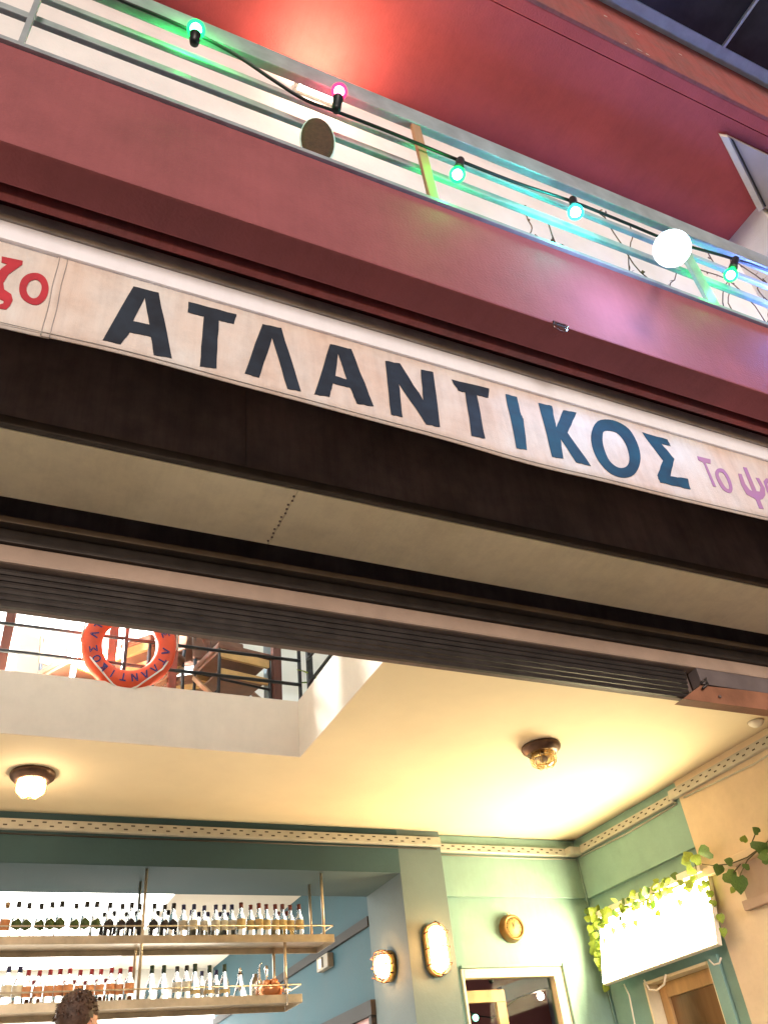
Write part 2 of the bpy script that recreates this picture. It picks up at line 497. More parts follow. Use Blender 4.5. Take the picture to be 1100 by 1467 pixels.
# dark glazed canopy projecting over the street above the red parapet
CANM = mat('pale_canopy_metal', (.62, .66, .70), .5, .15, 7)
ur = thing('street_canopy', 'grey framed canopy with dark glazed panels above the red overhang', 'canopy', (3, 1.28, 8.03))
CZ = onY(1000, 68, 1.27).z
box('wall_beam', XL, XR, 1.24, 1.33, 8.035, 8.20, CANM, ur, bevel=.006)
box('edge_beam', XL, XR, 1.19, 1.31, 8.205, CZ, CANM, ur, bevel=.008)
mx = onZ(1035, 65, CZ).x
for i in range(8):
    x0 = mx + (i - 4) * 1.15
    box('panel', x0 + .012, x0 + 1.138, 0.72, 1.188, CZ - .004, CZ + .008, GLASSD, ur)
    box('mullion', x0 - .0115, x0 + .0115, 0.72, 1.189, CZ - .03, CZ + .02, CANM, ur, bevel=.004)
box('outer_beam', XL, XR, 0.66, 0.719, CZ - .04, CZ + .04, CANM, ur, bevel=.006)
xk = onY(925, 22, 1.19).x
box('bracket', xk - .05, xk + .05, 1.17, 1.189, 8.06, 8.3, CANM, ur, bevel=.004)

# ================================================================== BALCONY RAILING
br = thing('balcony_railing', 'grey metal balcony railing with wide top beam above red parapet', 'railing', (1, 1.45, 4.336))
pt, pb = onY(550, 138, 1.44), onY(550, 157, 1.44)
BZ1, BZ0 = pt.z, pb.z
box('top_beam', XL, XR, 1.44, 1.478, BZ0, BZ1, GREYM, br, bevel=.006)
for py_, h in ((221, .022), (190, .018)):
    z = onY(550, py_, 1.51).z
    box('rail', XL, XR, 1.505, 1.528, z - h, z + h, GREYM, br, bevel=.005)
xp = onY(608, 230, 1.45).x
box('post', xp - .022, xp + .022, 1.446, 1.4645, 4.343, BZ0 - .001, TAN, br, bevel=.003)
xp2 = onY(1000, 395, 1.45).x
box('post', xp2 - .035, xp2 + .035, 1.446, 1.4645, 4.343, BZ0 - .001, GREYM, br, bevel=.003)
xp3 = onY(45, 25, 1.45).x
box('post', xp3 - .010, xp3 + .010, 1.446, 1.4645, 4.343, BZ0 - .001, GREYM, br, bevel=.003)
box('post', -2.8, -2.76, 1.446, 1.4645, 4.343, BZ0 - .001, GREYM, br, bevel=.003)

# warm tube lamp on the first-floor wall
a, b = onY(428, 116, 2.2), onY(478, 147, 2.2)
zt = (a.z + b.z) / 2 + .02
tl = thing('wall_tube_lamp', 'lit warm tube lamp on the cream wall behind the balcony railing', 'wall lamp', ((a.x + b.x) / 2, 2.249, zt))
box('backplate', a.x - .03, b.x + .03, 2.225, 2.2485, zt - .03, zt + .03, WHITEP, tl, bevel=.004)
tube('tube', [(a.x, 2.20, zt), (b.x, 2.20, zt)], .02, E_TUBE, tl, 10)
for xx in (a.x - .012, b.x + .012):
    box('end_cap', xx - .012, xx + .012, 2.18, 2.2245, zt - .026, zt + .026, WHITEP, tl, bevel=.003)

# oval loudspeaker standing on the parapet
c = onY(455, 202, 1.462)
sp = thing('loudspeaker', 'brown oval loudspeaker with pale shell standing on the parapet coping', 'loudspeaker', (c.x, 1.44, 4.343))
mt = frame_mtx((c.x, 1.462, c.z), (-.30, -.90, -.20), (0, 0, 1))
sq = Matrix.Diagonal((1.75, .90, .5, 1))
lathe('shell', [(0, -.06), (.05, -.055), (.07, -.03), (.077, 0), (.072, .006)], SPKS, sp, 24, mt @ sq)
lathe('grille', [(.071, .004), (.071, .010), (.05, .017), (0, .020)], SPK, sp, 24, mt @ sq)
box('foot', c.x - .03, c.x + .03, 1.455, 1.50, 4.3425, 4.37, SPKS, sp)

# small clear hook lamp on the balcony soffit
c = onY(800, 470, 1.46)
hk = thing('glass_hook', 'small clear plastic hook stuck under the red parapet edge', 'hook', (c.x, 1.46, 3.757))
tube('hook_loop', [(c.x + .03 * math.cos(t), 1.447, 3.752 + .022 * math.sin(t)) for t in [math.pi * (1 + k / 8) for k in range(9)]], .006, GLASS, hk, 8)
box('hook_base', c.x - .032, c.x + .032, 1.444, 1.4499, 3.752, 3.768, GLASS, hk, bevel=.002)

# framed pale board hung under the overhang
bd = thing('hanging_board', 'pale board with white rim hung under the red overhang by partition', 'board', (5, 1.7, 7.0))
pA, pB = onZ(1041, 195, 7.03), onZ(1092, 297, 7.03)
for nm, off, z0, z1, m_ in (('board', 0, 7.035, 7.06, PALER), ('rim', .05, 7.015, 7.0345, WHITEP)):
    if nm == 'board':
        prism('board', [pA + Vector((0, 0, .005)), Vector((9, pA.y, 7.035)), Vector((9, pB.y, 7.035)), pB + Vector((0, 0, .005))], [], (0, 0, .03), m_, bd)
    else:
        d = (pB - pA).normalized(); nrm = Vector((d.y, -d.x, 0)) * .05
        prism('rim', [Vector((p.x, p.y, 7.012)) for p in (pA, pA - d * .05 + nrm * -.8, pB - nrm * .8, pB)], [], (0, 0, .04), m_, bd)
        prism('rim', [Vector((p.x, p.y, 7.02)) for p in (pA + nrm * .25 + d * .03, pA + nrm * .5 + d * .06, pB + nrm * .5, pB + nrm * .25)], [], (0, 0, .0145), BLACKP, bd)

# ================================================================== FESTOON LIGHTS
fs = thing('festoon_lights', 'black festoon cable with green and red bulbs along the balcony railing', 'string lights', (1.2, 1.42, 4.8))
cp = [(150, -14), (175, 1), (230, 24), (280, 47), (340, 80), (395, 117), (437, 143), (482, 160), (560, 190), (658, 230), (740, 262), (823, 290), (900, 321), (960, 345), (1050, 371), (1110, 392), (1180, 425), (1260, 450), (1340, 480)]
cpts = [onY(x, y, 1.425) for x, y in cp]
fine = []
for i in range(len(cpts) - 1):
    p0, p1, p2, p3 = cpts[max(i - 1, 0)], cpts[i], cpts[i + 1], cpts[min(i + 2, len(cpts) - 1)]
    for k in range(6):
        t = k / 6
        fine.append(.5 * ((2 * p1) + (-p0 + p2) * t + (2 * p0 - 5 * p1 + 4 * p2 - p3) * t * t + (-p0 + 3 * p1 - 3 * p2 + p3) * t ** 3))
tube('cable', fine, .0075, BLACKP, fs, 8)
def festoon_bulb(sx, sy, bx, by, em, r=.034, Y=1.415):
    s, b_ = onY(sx, sy, Y), onY(bx, by, Y - .02)
    ax = (b_ - s).normalized()
    m_ = frame_mtx(s, ax)
    L = (b_ - s).length
    so = lathe('socket', [(0, -.018), (.016, -.018), (.019, -.005), (.019, L * .45), (.022, L * .5), (.022, L * .62), (0, L * .62)], BLACKP, fs, 14, m_)
    pr = [(.013, L * .60)]
    for k in range(1, 9):
        t = math.pi * k / 8
        pr.append((max(0, r * math.sin(.45 + (math.pi - .45) * k / 8)), L - r * math.cos(.45 + (math.pi - .45) * k / 8)))
    pr[-1] = (0, pr[-1][1])
    lathe('bulb', pr, em[0], so, 18, m_)
    lathe('lamp_core', [(0, L - r * .62)] + [(r * .62 * math.sin(math.pi * k / 8), L - r * .62 * math.cos(math.pi * k / 8)) for k in range(1, 8)] + [(0, L + r * .62)], em[1], so, 14, m_)
festoon_bulb(279, 58, 281, 42, E_GREEN, .036)
festoon_bulb(482, 155, 486, 131, E_RED)
festoon_bulb(659, 231, 655, 250, E_GREEN)
festoon_bulb(820, 287, 824, 304, E_CYAN, .036)
festoon_bulb(1053, 372, 1046, 394, E_GREEN)
festoon_bulb(1185, 428, 1182, 446, E_ADDBLUE, .036)  # added past the right edge of view, tints the fascia
festoon_bulb(1300, 466, 1298, 482, E_ADDBLUE, .036)  # second added bulb, also out of view

# bare cool-white globe lamp on a bracket outside the railing
c = onY(962, 356, 1.12)
fl = thing('globe_floodlight', 'blazing cool white globe lamp fixed to the balcony railing', 'lamp', c)
def sph(r): return [(0, -r)] + [(r * math.sin(math.pi * k / 12), -r * math.cos(math.pi * k / 12)) for k in range(1, 12)] + [(0, r)]
lathe('globe', sph(.07), shell('frosted_globe', (.85, .97, 1.0), 1.0), fl, 28, Matrix.Translation(c))
lathe('lamp_core', sph(.058), E_FLOOD, fl, 24, Matrix.Translation(c))
rd = ray(962, 356)
sm_ = frame_mtx(c, rd)
lathe('socket', [(0, .084), (.03, .084), (.034, .10), (.03, .14), (0, .14)], GREYD, fl, 16, sm_)
tube('bracket', [sm_ @ Vector((0, 0, .13)), c + rd * (.345 / rd.y)], .011, GREYM, fl, 8)

# dry vines behind the railing
def dry_vine(x0, x1, label, seed, n=7):
    rnd = random.Random(seed)
    t = thing('dry_vine', label, 'dry vine', ((x0 + x1) / 2, 1.75, 3.951))
    paths = []; leaves = []
    for i in range(n):
        p = Vector((rnd.uniform(x0, x1), 1.75 + rnd.uniform(-.08, .08), rnd.uniform(4.6, 5.0)))
        d = Vector((rnd.uniform(-.8, .8), rnd.uniform(-.3, .1), rnd.uniform(.5, 1.2))).normalized()
        pts = [p.copy()]
        for k in range(12):
            d = (d + Vector((rnd.uniform(-.4, .4), rnd.uniform(-.2, .2), rnd.uniform(-.3, .35)))).normalized()
            p = p + d * .06; p.z = min(p.z, 5.45 + rnd.uniform(-.05, .05)); p.y = max(1.64, min(1.9, p.y)); pts.append(p.copy())
            if k > 3 and rnd.random() < .5: leaves.append(p.copy())
        paths.append(pts)
    tubes('stems', paths, .0035, TWIG, t, 5)
    V, F = [], []
    for p in leaves:
        u = Vector((rnd.uniform(-1, 1), rnd.uniform(-1, 1), rnd.uniform(-1, .2))).normalized(); v = u.orthogonal().normalized(); b = len(V); s = rnd.uniform(.02, .045)
        V += [p, p + u * s * .5 + v * s * .35, p + u * s, p + u * s * .5 - v * s * .35]; F.append((b, b + 1, b + 2, b + 3))
    o = mobj('dead_leaves', V, F, DRYL, t); o['kind'] = 'stuff'
dry_vine(1.75, 2.7, 'thin dry vine twigs behind the railing beside the cyan bulb', 3, 6)
dry_vine(2.8, 4.2, 'tangled dry vine with brown leaves behind the floodlight', 5, 12)

# ================================================================== AWNING WITH SIGN
YV = 1.70
aw = thing('awning', 'rolled white awning with hand painted tavern name on its hanging valance', 'awning', (1.2, YV, 3.26))
def wav(x, z):
    k = max(0, min(1, (3.645 - z) / .38))
    return -.004 * k * math.sin(x * 2.6 + .4) - .0012 * k * math.sin(x * 11)
VT, VB = 3.642, 3.266
def val_bottom(x): return VB + .010 * math.sin(x * 1.9 + 1.2) + .003 * math.sin(x * 7)
def valance(x0, x1, parent):
    nx, nz = max(4, int((x1 - x0) / .05)), 8
    V, F = [], []
    for th in (0, .003):
        for i in range(nx + 1):
            x = x0 + (x1 - x0) * i / nx
            for j in range(nz + 1):
                z = VT + (val_bottom(x) - VT) * j / nz
                V.append(Vector((x, YV + wav(x, z) + th, z)))
    S = (nx + 1) * (nz + 1)
    for i in range(nx):
        for j in range(nz):
            a = i * (nz + 1) + j; q = (a, a + 1, a + nz + 2, a + nz + 1)
            F.append(q); F.append(tuple(k + S for k in reversed(q)))
    for i in range(nx):
        for j in (0, nz):
            a, b2 = i * (nz + 1) + j, (i + 1) * (nz + 1) + j
            F.append((a, b2, b2 + S, a + S))
    return mobj('valance', V, F, CANVAS, parent, True)
SX = onY(79, 420, YV).x
v1 = valance(XL, SX + .012, aw)
v2 = valance(SX - .012, XR, aw)
v1.data.transform(Matrix.Translation((0, .0036, 0)))
for dx in (-.010, .013):
    tube('seam', [(SX + dx + .0012 * math.sin(z * 30), YV - .0015 + wav(SX, z), z) for z in [VT - .002 - (VT - VB - .01) * k / 14 for k in range(15)]], .0016, GREYC, aw, 5)
tube('hem', [(x, YV - .002 + wav(x, VB), val_bottom(x) + .014) for x in [XL + .05 * k for k in range(int((XR - XL) / .05))]], .0014, GREYC, aw, 5)
box('front_rail', XL, XR, 1.690, 1.735, 3.644, 3.731, WHITEC, aw, bevel=.006)
box('cassette_top', XL, XR, 1.684, 1.80, 3.7315, 3.80, GREYC, aw, bevel=.004)
tube('roller', [(XL, 1.80, 3.66), (XR, 1.80, 3.66)], .036, BLACKB, aw, 14)
# awning arm shadow side fabric behind
def zo4(pts): return [(x / 2, 250 + y / 2) for x, y in pts]
def zo3(pts): return [(550 + x / 2, 350 + y / 2) for x, y in pts]
def zoR(pts): return [(880 + x / 5, 560 + y / 5) for x, y in pts]
def zoL(pts): return [(x / 3.6667, 160 + y / 3.6667) for x, y in pts]
def smoothc(pts, n=4):
    out = []; N = len(pts)
    for i in range(N):
        p0, p1, p2, p3 = [Vector(pts[(i + k) % N]) for k in (-1, 0, 1, 2)]
        for k in range(n):
            t = k / n
            q = .5 * ((2 * p1) + (-p0 + p2) * t + (2 * p0 - 5 * p1 + 4 * p2 - p3) * t * t + (-p0 + 3 * p1 - 3 * p2 + p3) * t ** 3)
            out.append((q.x, q.y))
    return out
rl = random.Random(11)
def rough_edge(pts, n=5, a=.55):
    out = []
    for i, p in enumerate(pts):
        q = pts[(i + 1) % len(pts)]
        for k in range(n):
            t = k / n
            j = 0 if k == 0 else a
            out.append((p[0] + (q[0] - p[0]) * t + rl.uniform(-j, j), p[1] + (q[1] - p[1]) * t + rl.uniform(-j, j)))
    return out
def letter(outer, holes, m, wob=True, dy=0):
    if wob: outer = rough_edge(outer); holes = [rough_edge(h, 4, .35) for h in holes]
    def lift(p):
        q = onY(p[0], p[1], YV); q.y = YV + wav(q.x, q.z) - .0022 + dy; return q
    prism('letter', [lift(p) for p in outer], [[lift(p) for p in h] for h in holes], (0, .0008, 0), m, v1 if dy else v2)
letter(zo4([(383, 322), (455, 340), (492, 530), (440, 520), (432, 468), (372, 455), (345, 490), (294, 478)]), [zo4([(415, 355), (428, 433), (381, 423)])], INK)
letter(zo4([(540, 366), (678, 402), (670, 430), (627, 419), (620, 558), (572, 553), (584, 408), (538, 396)]), [], INK)
letter(zo4([(752, 430), (806, 441), (861, 625), (822, 617), (779, 470), (742, 585), (700, 573)]), [], INK)
letter(zo4([(945, 487), (1006, 501), (1070, 665), (1022, 658), (1002, 612), (953, 600), (943, 640), (899, 633)]), [zo4([(968, 515), (993, 589), (960, 579)])], INK)
letter(zo3([(3, 335), (45, 342), (112, 448), (105, 360), (140, 367), (160, 524), (120, 516), (42, 400), (53, 496), (20, 488)]), [], INK)
letter(zo3([(193, 388), (300, 414), (298, 440), (265, 432), (290, 556), (250, 549), (232, 425), (212, 420)]), [], INK)
letter(zo3([(347, 430), (380, 438), (393, 490), (399, 500), (410, 588), (380, 583)]), [], INKB)
letter(zo3([(441, 455), (480, 464), (493, 525), (512, 476), (550, 483), (525, 540), (592, 635), (550, 624), (505, 557), (514, 613), (482, 608)]), [], INKB)
letter(smoothc(zo3([(610, 508), (655, 505), (700, 530), (728, 580), (733, 625), (715, 660), (680, 668), (640, 650), (605, 605), (592, 550)])), [smoothc(zo3([(632, 535), (665, 540), (690, 570), (702, 610), (695, 635), (672, 640), (645, 620), (628, 580), (625, 550)]))], INKB, False)
letter(zoR([(195, 297), (375, 350), (398, 398), (330, 378), (425, 490), (398, 612), (520, 632), (540, 708), (325, 655), (305, 605), (345, 500)]), [], INKB)
letter(zoR([(587, 470), (682, 493), (683, 525), (647, 517), (722, 692), (700, 688), (630, 515), (595, 498)]), [], INKP, False)
letter(smoothc(zoR([(735, 560), (775, 565), (815, 620), (838, 690), (832, 730), (805, 733), (765, 705), (730, 645), (715, 590)])), [smoothc(zoR([(748, 585), (775, 595), (800, 640), (815, 690), (808, 708), (785, 690), (755, 640), (740, 605)]))], INKP, False)
letter(zoR([(880, 595), (905, 598), (930, 668), (962, 712), (982, 722), (915, 548), (942, 552), (1012, 722), (1035, 725), (1040, 690), (1005, 625), (1030, 628), (1070, 700), (1074, 750), (1055, 778), (1035, 783), (1062, 850), (1030, 845), (1003, 778), (940, 745), (900, 670)]), [], INKP, False)
letter(zoR([(1062, 650), (1080, 628), (1120, 640), (1170, 700), (1190, 790), (1165, 800), (1150, 760), (1120, 765), (1085, 725)]), [zoR([(1085, 660), (1110, 665), (1135, 710), (1130, 735), (1105, 720)])], INKP, False)
letter(zoL([(12, 757), (122, 780), (120, 800), (48, 850), (20, 895), (25, 930), (62, 955), (70, 985), (55, 1015), (35, 1035), (0, 1030), (-8, 1012), (20, 1003), (22, 990), (-20, 970), (-50, 930), (-40, 880), (10, 820), (40, 798), (10, 788)]), [], INKR, False, .0036)
letter(smoothc(zoL([(150, 850), (200, 845), (240, 870), (258, 920), (245, 975), (205, 1010), (160, 1005), (118, 975), (103, 930), (115, 880)])), [smoothc(zoL([(165, 885), (195, 880), (217, 900), (220, 930), (205, 965), (180, 978), (155, 965), (142, 935), (148, 905)]))], INKR, False, .0036)

# ================================================================== ROLLER SHUTTER
SR = onY(985, 990, 2.5).x
sh = thing('roller_shutter', 'dark grey slatted shutter rolled up over the tavern opening', 'shutter', (1, 2.5, 2.89))
zs0, zs1 = 2.888, 3.044
N = 6; hgt = (zs1 - zs0) / N
for i in range(N):
    z0 = zs0 + i * hgt
    yb = 2.500 + .0035 * i
    prof = [(yb + .020, z0 + .001), (yb + .004, z0 + .001), (yb, z0 + hgt * .35), (yb + .003, z0 + hgt * .78), (yb + .012, z0 + hgt - .002), (yb + .020, z0 + hgt - .002)]
    x1 = SR + .010 * i
    V = [(x, y, z) for x in (XL, x1) for y, z in prof]; k = len(prof)
    F = [(j, (j + 1) % k, k + (j + 1) % k, k + j) for j in range(k)] + [tuple(range(k)), tuple(range(k, 2 * k))]
    mobj('slat', V, F, GREYD, sh)
p = onY(1000, 987, 2.49)
prism('end_board', [onY(978, 1001, 2.49), onY(1003, 982, 2.49), onY(1250, 1008, 2.49), onY(1250, 1037, 2.49)], [], (0, .06, 0), RUSTB, sh)
box('side_channel', SR + .09, XR, 2.488, 2.55, 2.962, 3.0445, mat('purple_brown_metal', (.15, .12, .12), .5, .2, 8), sh, bevel=.004)
tube('hook', [onY(1004, 978, 2.485), onY(1011, 972, 2.48), onY(1013, 980, 2.475), onY(1006, 986, 2.475)], .006, GREYD, sh, 8)
tube('bolt', [onY(1030, 998, 2.488), onY(1031, 998, 2.482)], .007, BLACKB, sh, 8)

# ================================================================== MEZZANINE
mr = thing('mezzanine_railing', 'black iron railing along the mezzanine edge above the pale slab', 'railing', (1, 4.8, ZM + .004))
R0 = ZM + .0045
def bar(parent, p, q, r=.012): return tube('rail', [p, q], r, RAILB, parent, 6)
for pyl, pyr in ((893, 946), (930, 982)):
    a, b = onY(0, pyl, 4.82), onY(428, pyr, 4.82)
    z = (a.z + b.z) / 2
    bar(mr, (-2.4, 4.82, z), (1.885, 4.82, z))
    bar(mr, (1.93, 4.80, z), (1.93, 2.7, z))
bar(mr, (-2.4, 4.82, 4.62), (1.885, 4.82, 4.62)); bar(mr, (1.93, 4.80, 4.62), (1.93, 2.7, 4.62))
for xx, yy, r in ((1.845 + .035, 4.825, .010), (1.955, 4.825, .018), (1.93, 4.15, .014), (1.93, 3.3, .014), (onY(177, 960, 4.82).x, 4.82, .012), (-.9, 4.82, .012)):
    box('post', xx - r, xx + r, yy - r, yy + r, R0, 4.62, RAILB, mr)
# timber posts
for px_, Y_, wd, lab in ((396, 5.0, .030, 'reddish timber post beside the stacked mezzanine chairs'), (247, 5.05, .028, 'dark timber post right of the orange lifebuoy'), (157, 5.1, .03, 'dark timber post seen through the lifebuoy ring'), (1, 5.0, .03, 'reddish timber post at the far side of the mezzanine lamp')):
    x = onY(px_, 960, Y_).x
    tag(box('timber_post', x - wd, x + wd, Y_ - wd, Y_ + wd, ZM + .003, 6.94, WOODR, bevel=.006), lab, 'post')
# white flue pipe / pale column by the chairs
x = onY(385, 990, 5.3).x
tag(tube('blue_pipe', [(x, 5.3, ZM + .003), (x, 5.3, 6.94)], .035, mat('pale_blue_paint', (.35, .46, .52), .5), n=14), 'pale blue pipe standing behind the mezzanine chairs', 'pipe')

# lifebuoy
bc = onY(186, 925, 4.735)
lb = thing('lifebuoy', 'orange lifebuoy with blue lettering tied to the mezzanine railing', 'lifebuoy', bc)
BM = frame_mtx(bc, (-.05, -1, -.16), (1, 0, 0))
RO, rt = .225, .062
def ringpt(a, R, d): return BM @ Vector((R * math.cos(a), R * math.sin(a), d))
V, F = [], []
nu, nv = 56, 16
for i in range(nu):
    a = 2 * math.pi * i / nu
    for j in range(nv):
        t = 2 * math.pi * j / nv
        V.append(ringpt(a, RO + rt * math.cos(t), .045 * math.sin(t)))
for i in range(nu):
    for j in range(nv):
        F.append((i * nv + j, ((i + 1) % nu) * nv + j, ((i + 1) % nu) * nv + (j + 1) % nv, i * nv + (j + 1) % nv))
ring = mobj('ring', V, F, ORANGE, lb, True)
# grab rope: straight runs between the four fixing points
ang = [math.radians(k) for k in (-5, -86, -96, 190, 100, 80)]
rp = [ringpt(math.radians(4), RO + rt + .006, .0), ringpt(math.radians(-35), RO + .03, .052), ringpt(math.radians(-75), RO + rt - .012, .03), ringpt(math.radians(-90), RO + rt + .003, .0)]
tube('rope', rp, .0055, WHITEP, lb, 7)
rp = [ringpt(math.radians(184), RO + rt + .006, .0), ringpt(math.radians(218), RO + .02, .052), ringpt(math.radians(255), RO + rt - .012, .03), ringpt(math.radians(270), RO + rt + .003, .0)]
tube('rope', rp, .0055, WHITEP, lb, 7)
rp = [ringpt(math.radians(4), RO + rt + .006, .0), ringpt(math.radians(20), RO + rt + .010, .02), ringpt(math.radians(38), RO + rt + .004, .0), ringpt(math.radians(60), RO + rt + .006, .0), ringpt(math.radians(90), RO + rt + .006, 0)]
tube('rope', rp, .0055, WHITEP, lb, 7)
rp = [ringpt(math.radians(184), RO + rt + .006, .0), ringpt(math.radians(160), RO + rt + .010, .02), ringpt(math.radians(130), RO + rt + .004, .0), ringpt(math.radians(90), RO + rt + .006, 0)]
tube('rope', rp, .0055, WHITEP, lb, 7)
def ring_text(s, a0, a1, inward):
    n = len(s)
    for i, ch in enumerate(s):
        if ch == ' ': continue
        a = math.radians(a0 + (a1 - a0) * i / (n - 1))
        cu = bpy.data.curves.new('glyph', 'FONT')
        cu.body = ch; cu.size = .062; cu.align_x = 'CENTER'; cu.align_y = 'CENTER'; cu.extrude = .0012; cu.offset = .0016
        to = bpy.data.objects.new('glyph', cu); COL.objects.link(to)
        bpy.context.view_layer.update()
        dg = bpy.context.evaluated_depsgraph_get()
        me = bpy.data.meshes.new_from_object(to.evaluated_get(dg))
        bpy.data.objects.remove(to); bpy.data.curves.remove(cu)
        rot = a - math.pi / 2 if not inward else a + math.pi / 2
        T = BM @ Matrix.Translation(((RO - .008) * math.cos(a), (RO - .008) * math.sin(a), .0472)) @ Matrix.Rotation(rot, 4, 'Z')
        me.transform(Matrix.Translation(-bc) @ T)
        me.materials.clear(); me.materials.append(BLUETX)
        o = bpy.data.objects.new('letter', me); COL.objects.link(o); o.parent = lb
ring_text('ΑΤΛΑΝΤΙΚΟΣ', 172, 22, False)
ring_text('ΑΤΛΑΝΤΙΚΟΣ', -8, -164, False)

# mezzanine lamp
mc = onY(112, 930, 5.2)
ml = thing('mezzanine_lamp', 'glaring white lamp behind the mezzanine railing left of the lifebuoy', 'lamp', (mc.x, 5.2, ZM + .003))
tube('stand', [(mc.x, 5.2, ZM + .003), (mc.x, 5.2, mc.z - .05)], .01, RAILB, ml, 8)
lathe('foot', [(0, 0), (.09, 0), (.085, .012), (.015, .02), (0, .02)], RAILB, ml, 18, Matrix.Translation((mc.x, 5.2, ZM + .003)))
pr = [(0, -.06)] + [(.06 * math.sin(math.pi * k / 10), -.06 * math.cos(math.pi * k / 10)) for k in range(1, 10)] + [(0, .06)]
lathe('globe', pr, E_MEZZ, ml, 18, Matrix.Translation((mc.x, 5.2, mc.z)))

# chairs
def make_chair():
    t = thing('cafe_chair', '', 'chair')
    box('seat', -.21, .21, -.20, .20, .43, .475, BRPAD, t, bevel=.015)
    box('seat_board', -.195, .195, -.165, .185, .405, .4295, BRPAD, t, bevel=.003)
    box('apron', -.19, .19, -.192, -.168, .365, .428, PLY, t, bevel=.003)
    box('apron', -.19, .19, .165, .184, .365, .404, PLY, t, bevel=.003)
    box('lower_board', -.18, .18, -.188, -.17, .235, .285, PLY, t, bevel=.003)
    box('lower_shelf', -.18, .18, -.165, .15, .27, .285, BRPAD, t, bevel=.003)
    M_ = Matrix.Translation((0, .215, .66)) @ Matrix.Rotation(-.16, 4, 'X')
    bm = bmesh.new(); add_box(bm, -.21, .21, -.012, .012, -.12, .12, M_, .011); bobj('backrest', bm, BRPAD, t)
    for sx in (-1, 1):
        tube('leg', [(sx * .20, -.19, 0), (sx * .19, -.18, .43)], .012, RAILB, t, 8)
        tube('leg', [(sx * .20, .20, 0), (sx * .19, .19, .43), (sx * .19, .225, .74)], .012, RAILB, t, 8)
        bm = bmesh.new(); add_box(bm, -.012, .012, -.21, .21, -.014, .014, Matrix.Translation((sx * .215, 0, .22)) @ Matrix.Rotation(.75, 4, 'X')); bobj('side_brace', bm, TAN, t)
        tube('stretcher', [(sx * .197, -.188, .12), (sx * .197, .198, .12)], .009, RAILB, t, 6)
    tube('stretcher', [(-.197, -.188, .20), (.197, -.188, .20)], .009, RAILB, t, 6)
    return t
ch = make_chair()
def place(o, px_, py_, Y_, rz, lab, s=1.0, dz=0):
    p = onY(px_, py_, Y_)
    o.location = (p.x, Y_, ZM + .004 + dz); o.rotation_euler = (0, 0, rz); o['label'] = lab; o['group'] = 'chairs on the mezzanine'
    o.scale = (s, s, s)
place(ch, 333, 950, 5.16, .20, 'brown cushioned chair with plywood underside beside the corner post')
c2 = copy_tree(ch); place(c2, 205, 950, 5.22, -.85, 'turned brown chair visible through the lifebuoy ring')
c3 = copy_tree(ch); place(c3, 118, 950, 5.55, .5, 'brown chair behind the glaring mezzanine lamp')
c4 = copy_tree(ch); place(c4, 275, 940, 5.62, 2.6, 'brown chair between two timber posts against the pale wall')

# small plant at the corner of the mezzanine
def strap_plant(loc, n, L, lab, seed):
    rnd = random.Random(seed)
    t = thing('potted_plant', lab, 'plant', loc)
    loc = Vector(loc)
    lathe('pot', [(0, 0), (.06, 0), (.085, .13), (.078, .13), (.07, .115), (0, .115)], TAN, t, 16, Matrix.Translation(loc))
    for i in range(n):
        a = rnd.uniform(0, 6.28); out = Vector((math.cos(a), math.sin(a), 0)); side = Vector((-out.y, out.x, 0))
        V = []; k = 7
        for j in range(k):
            s = j / (k - 1); p = loc + Vector((0, 0, .11)) + out * (L * .75 * s ** 1.4) + Vector((0, 0, L * (s - .55 * s * s)))
            wd = .014 * math.sin(math.pi * (.12 + .86 * s)); V += [p - side * wd, p + Vector((0, 0, -.004)), p + side * wd]
        F = [(3 * j + q, 3 * j + q + 1, 3 * j + q + 4, 3 * j + q + 3) for j in range(k - 1) for q in (0, 1)]
        mobj('leaf', V, F, LEAF if i % 2 else LEAFL, t, True)
p = onX(468, 950, 2.1)
strap_plant((2.10, p.y, ZM + .003), 16, .34, 'green strap leaved plant behind the mezzanine side railing', 4)

# ================================================================== CEILING LAMPS
def bulkhead_ceiling(px_, py_, lit, label):
    c = onZ(px_, py_, ZC - .002)
    t = thing('ceiling_lamp', label, 'ceiling lamp', c, 'bulkhead lamps on the tavern ceiling')
    D = Matrix.Translation(c) @ Matrix.Rotation(math.pi, 4, 'X')
    lathe('base', [(0, 0), (.128, 0), (.132, .012), (.126, .03), (.112, .036), (.104, .05), (.085, .053), (0, .053)], BRONZE, t, 32, D)
    pr = [(.078, .0535), (.079, .085), (.074, .112), (.060, .128), (.035, .136), (0, .138)]
    if lit: lathe('globe', pr, E_CEILL, t, 24, D)
    else:
        lathe('globe', pr, thin_glass('amber_glass', (.92, .80, .58), .22, .12), t, 24, D)
        lathe('lamp_bulb', [(.015, .0535), (.018, .07), (.03, .085), (.026, .105), (0, .112)], WHITEP, t, 14, D)
    paths = []
    for k in range(4):
        a = math.pi * k / 4
        d = Vector((math.cos(a), math.sin(a), 0))
        paths.append([D @ (d * s * .084 + Vector((0, 0, h))) for s, h in ((1, .05), (1.01, .09), (.93, .122), (.6, .143), (0, .146), (-.6, .143), (-.93, .122), (-1.01, .09), (-1, .05))])
    paths.append(tuple(D @ Vector((.087 * math.cos(2 * math.pi * k / 20), .087 * math.sin(2 * math.pi * k / 20), .092)) for k in range(20)))
    tubes('guard', paths, .0028, BRASS, t, 6)
    return c
bulkhead_ceiling(48, 1108, True, 'lit bronze bulkhead ceiling lamp above the bar portal')
bulkhead_ceiling(774, 1069, False, 'unlit bronze caged ceiling lamp near the green corner')

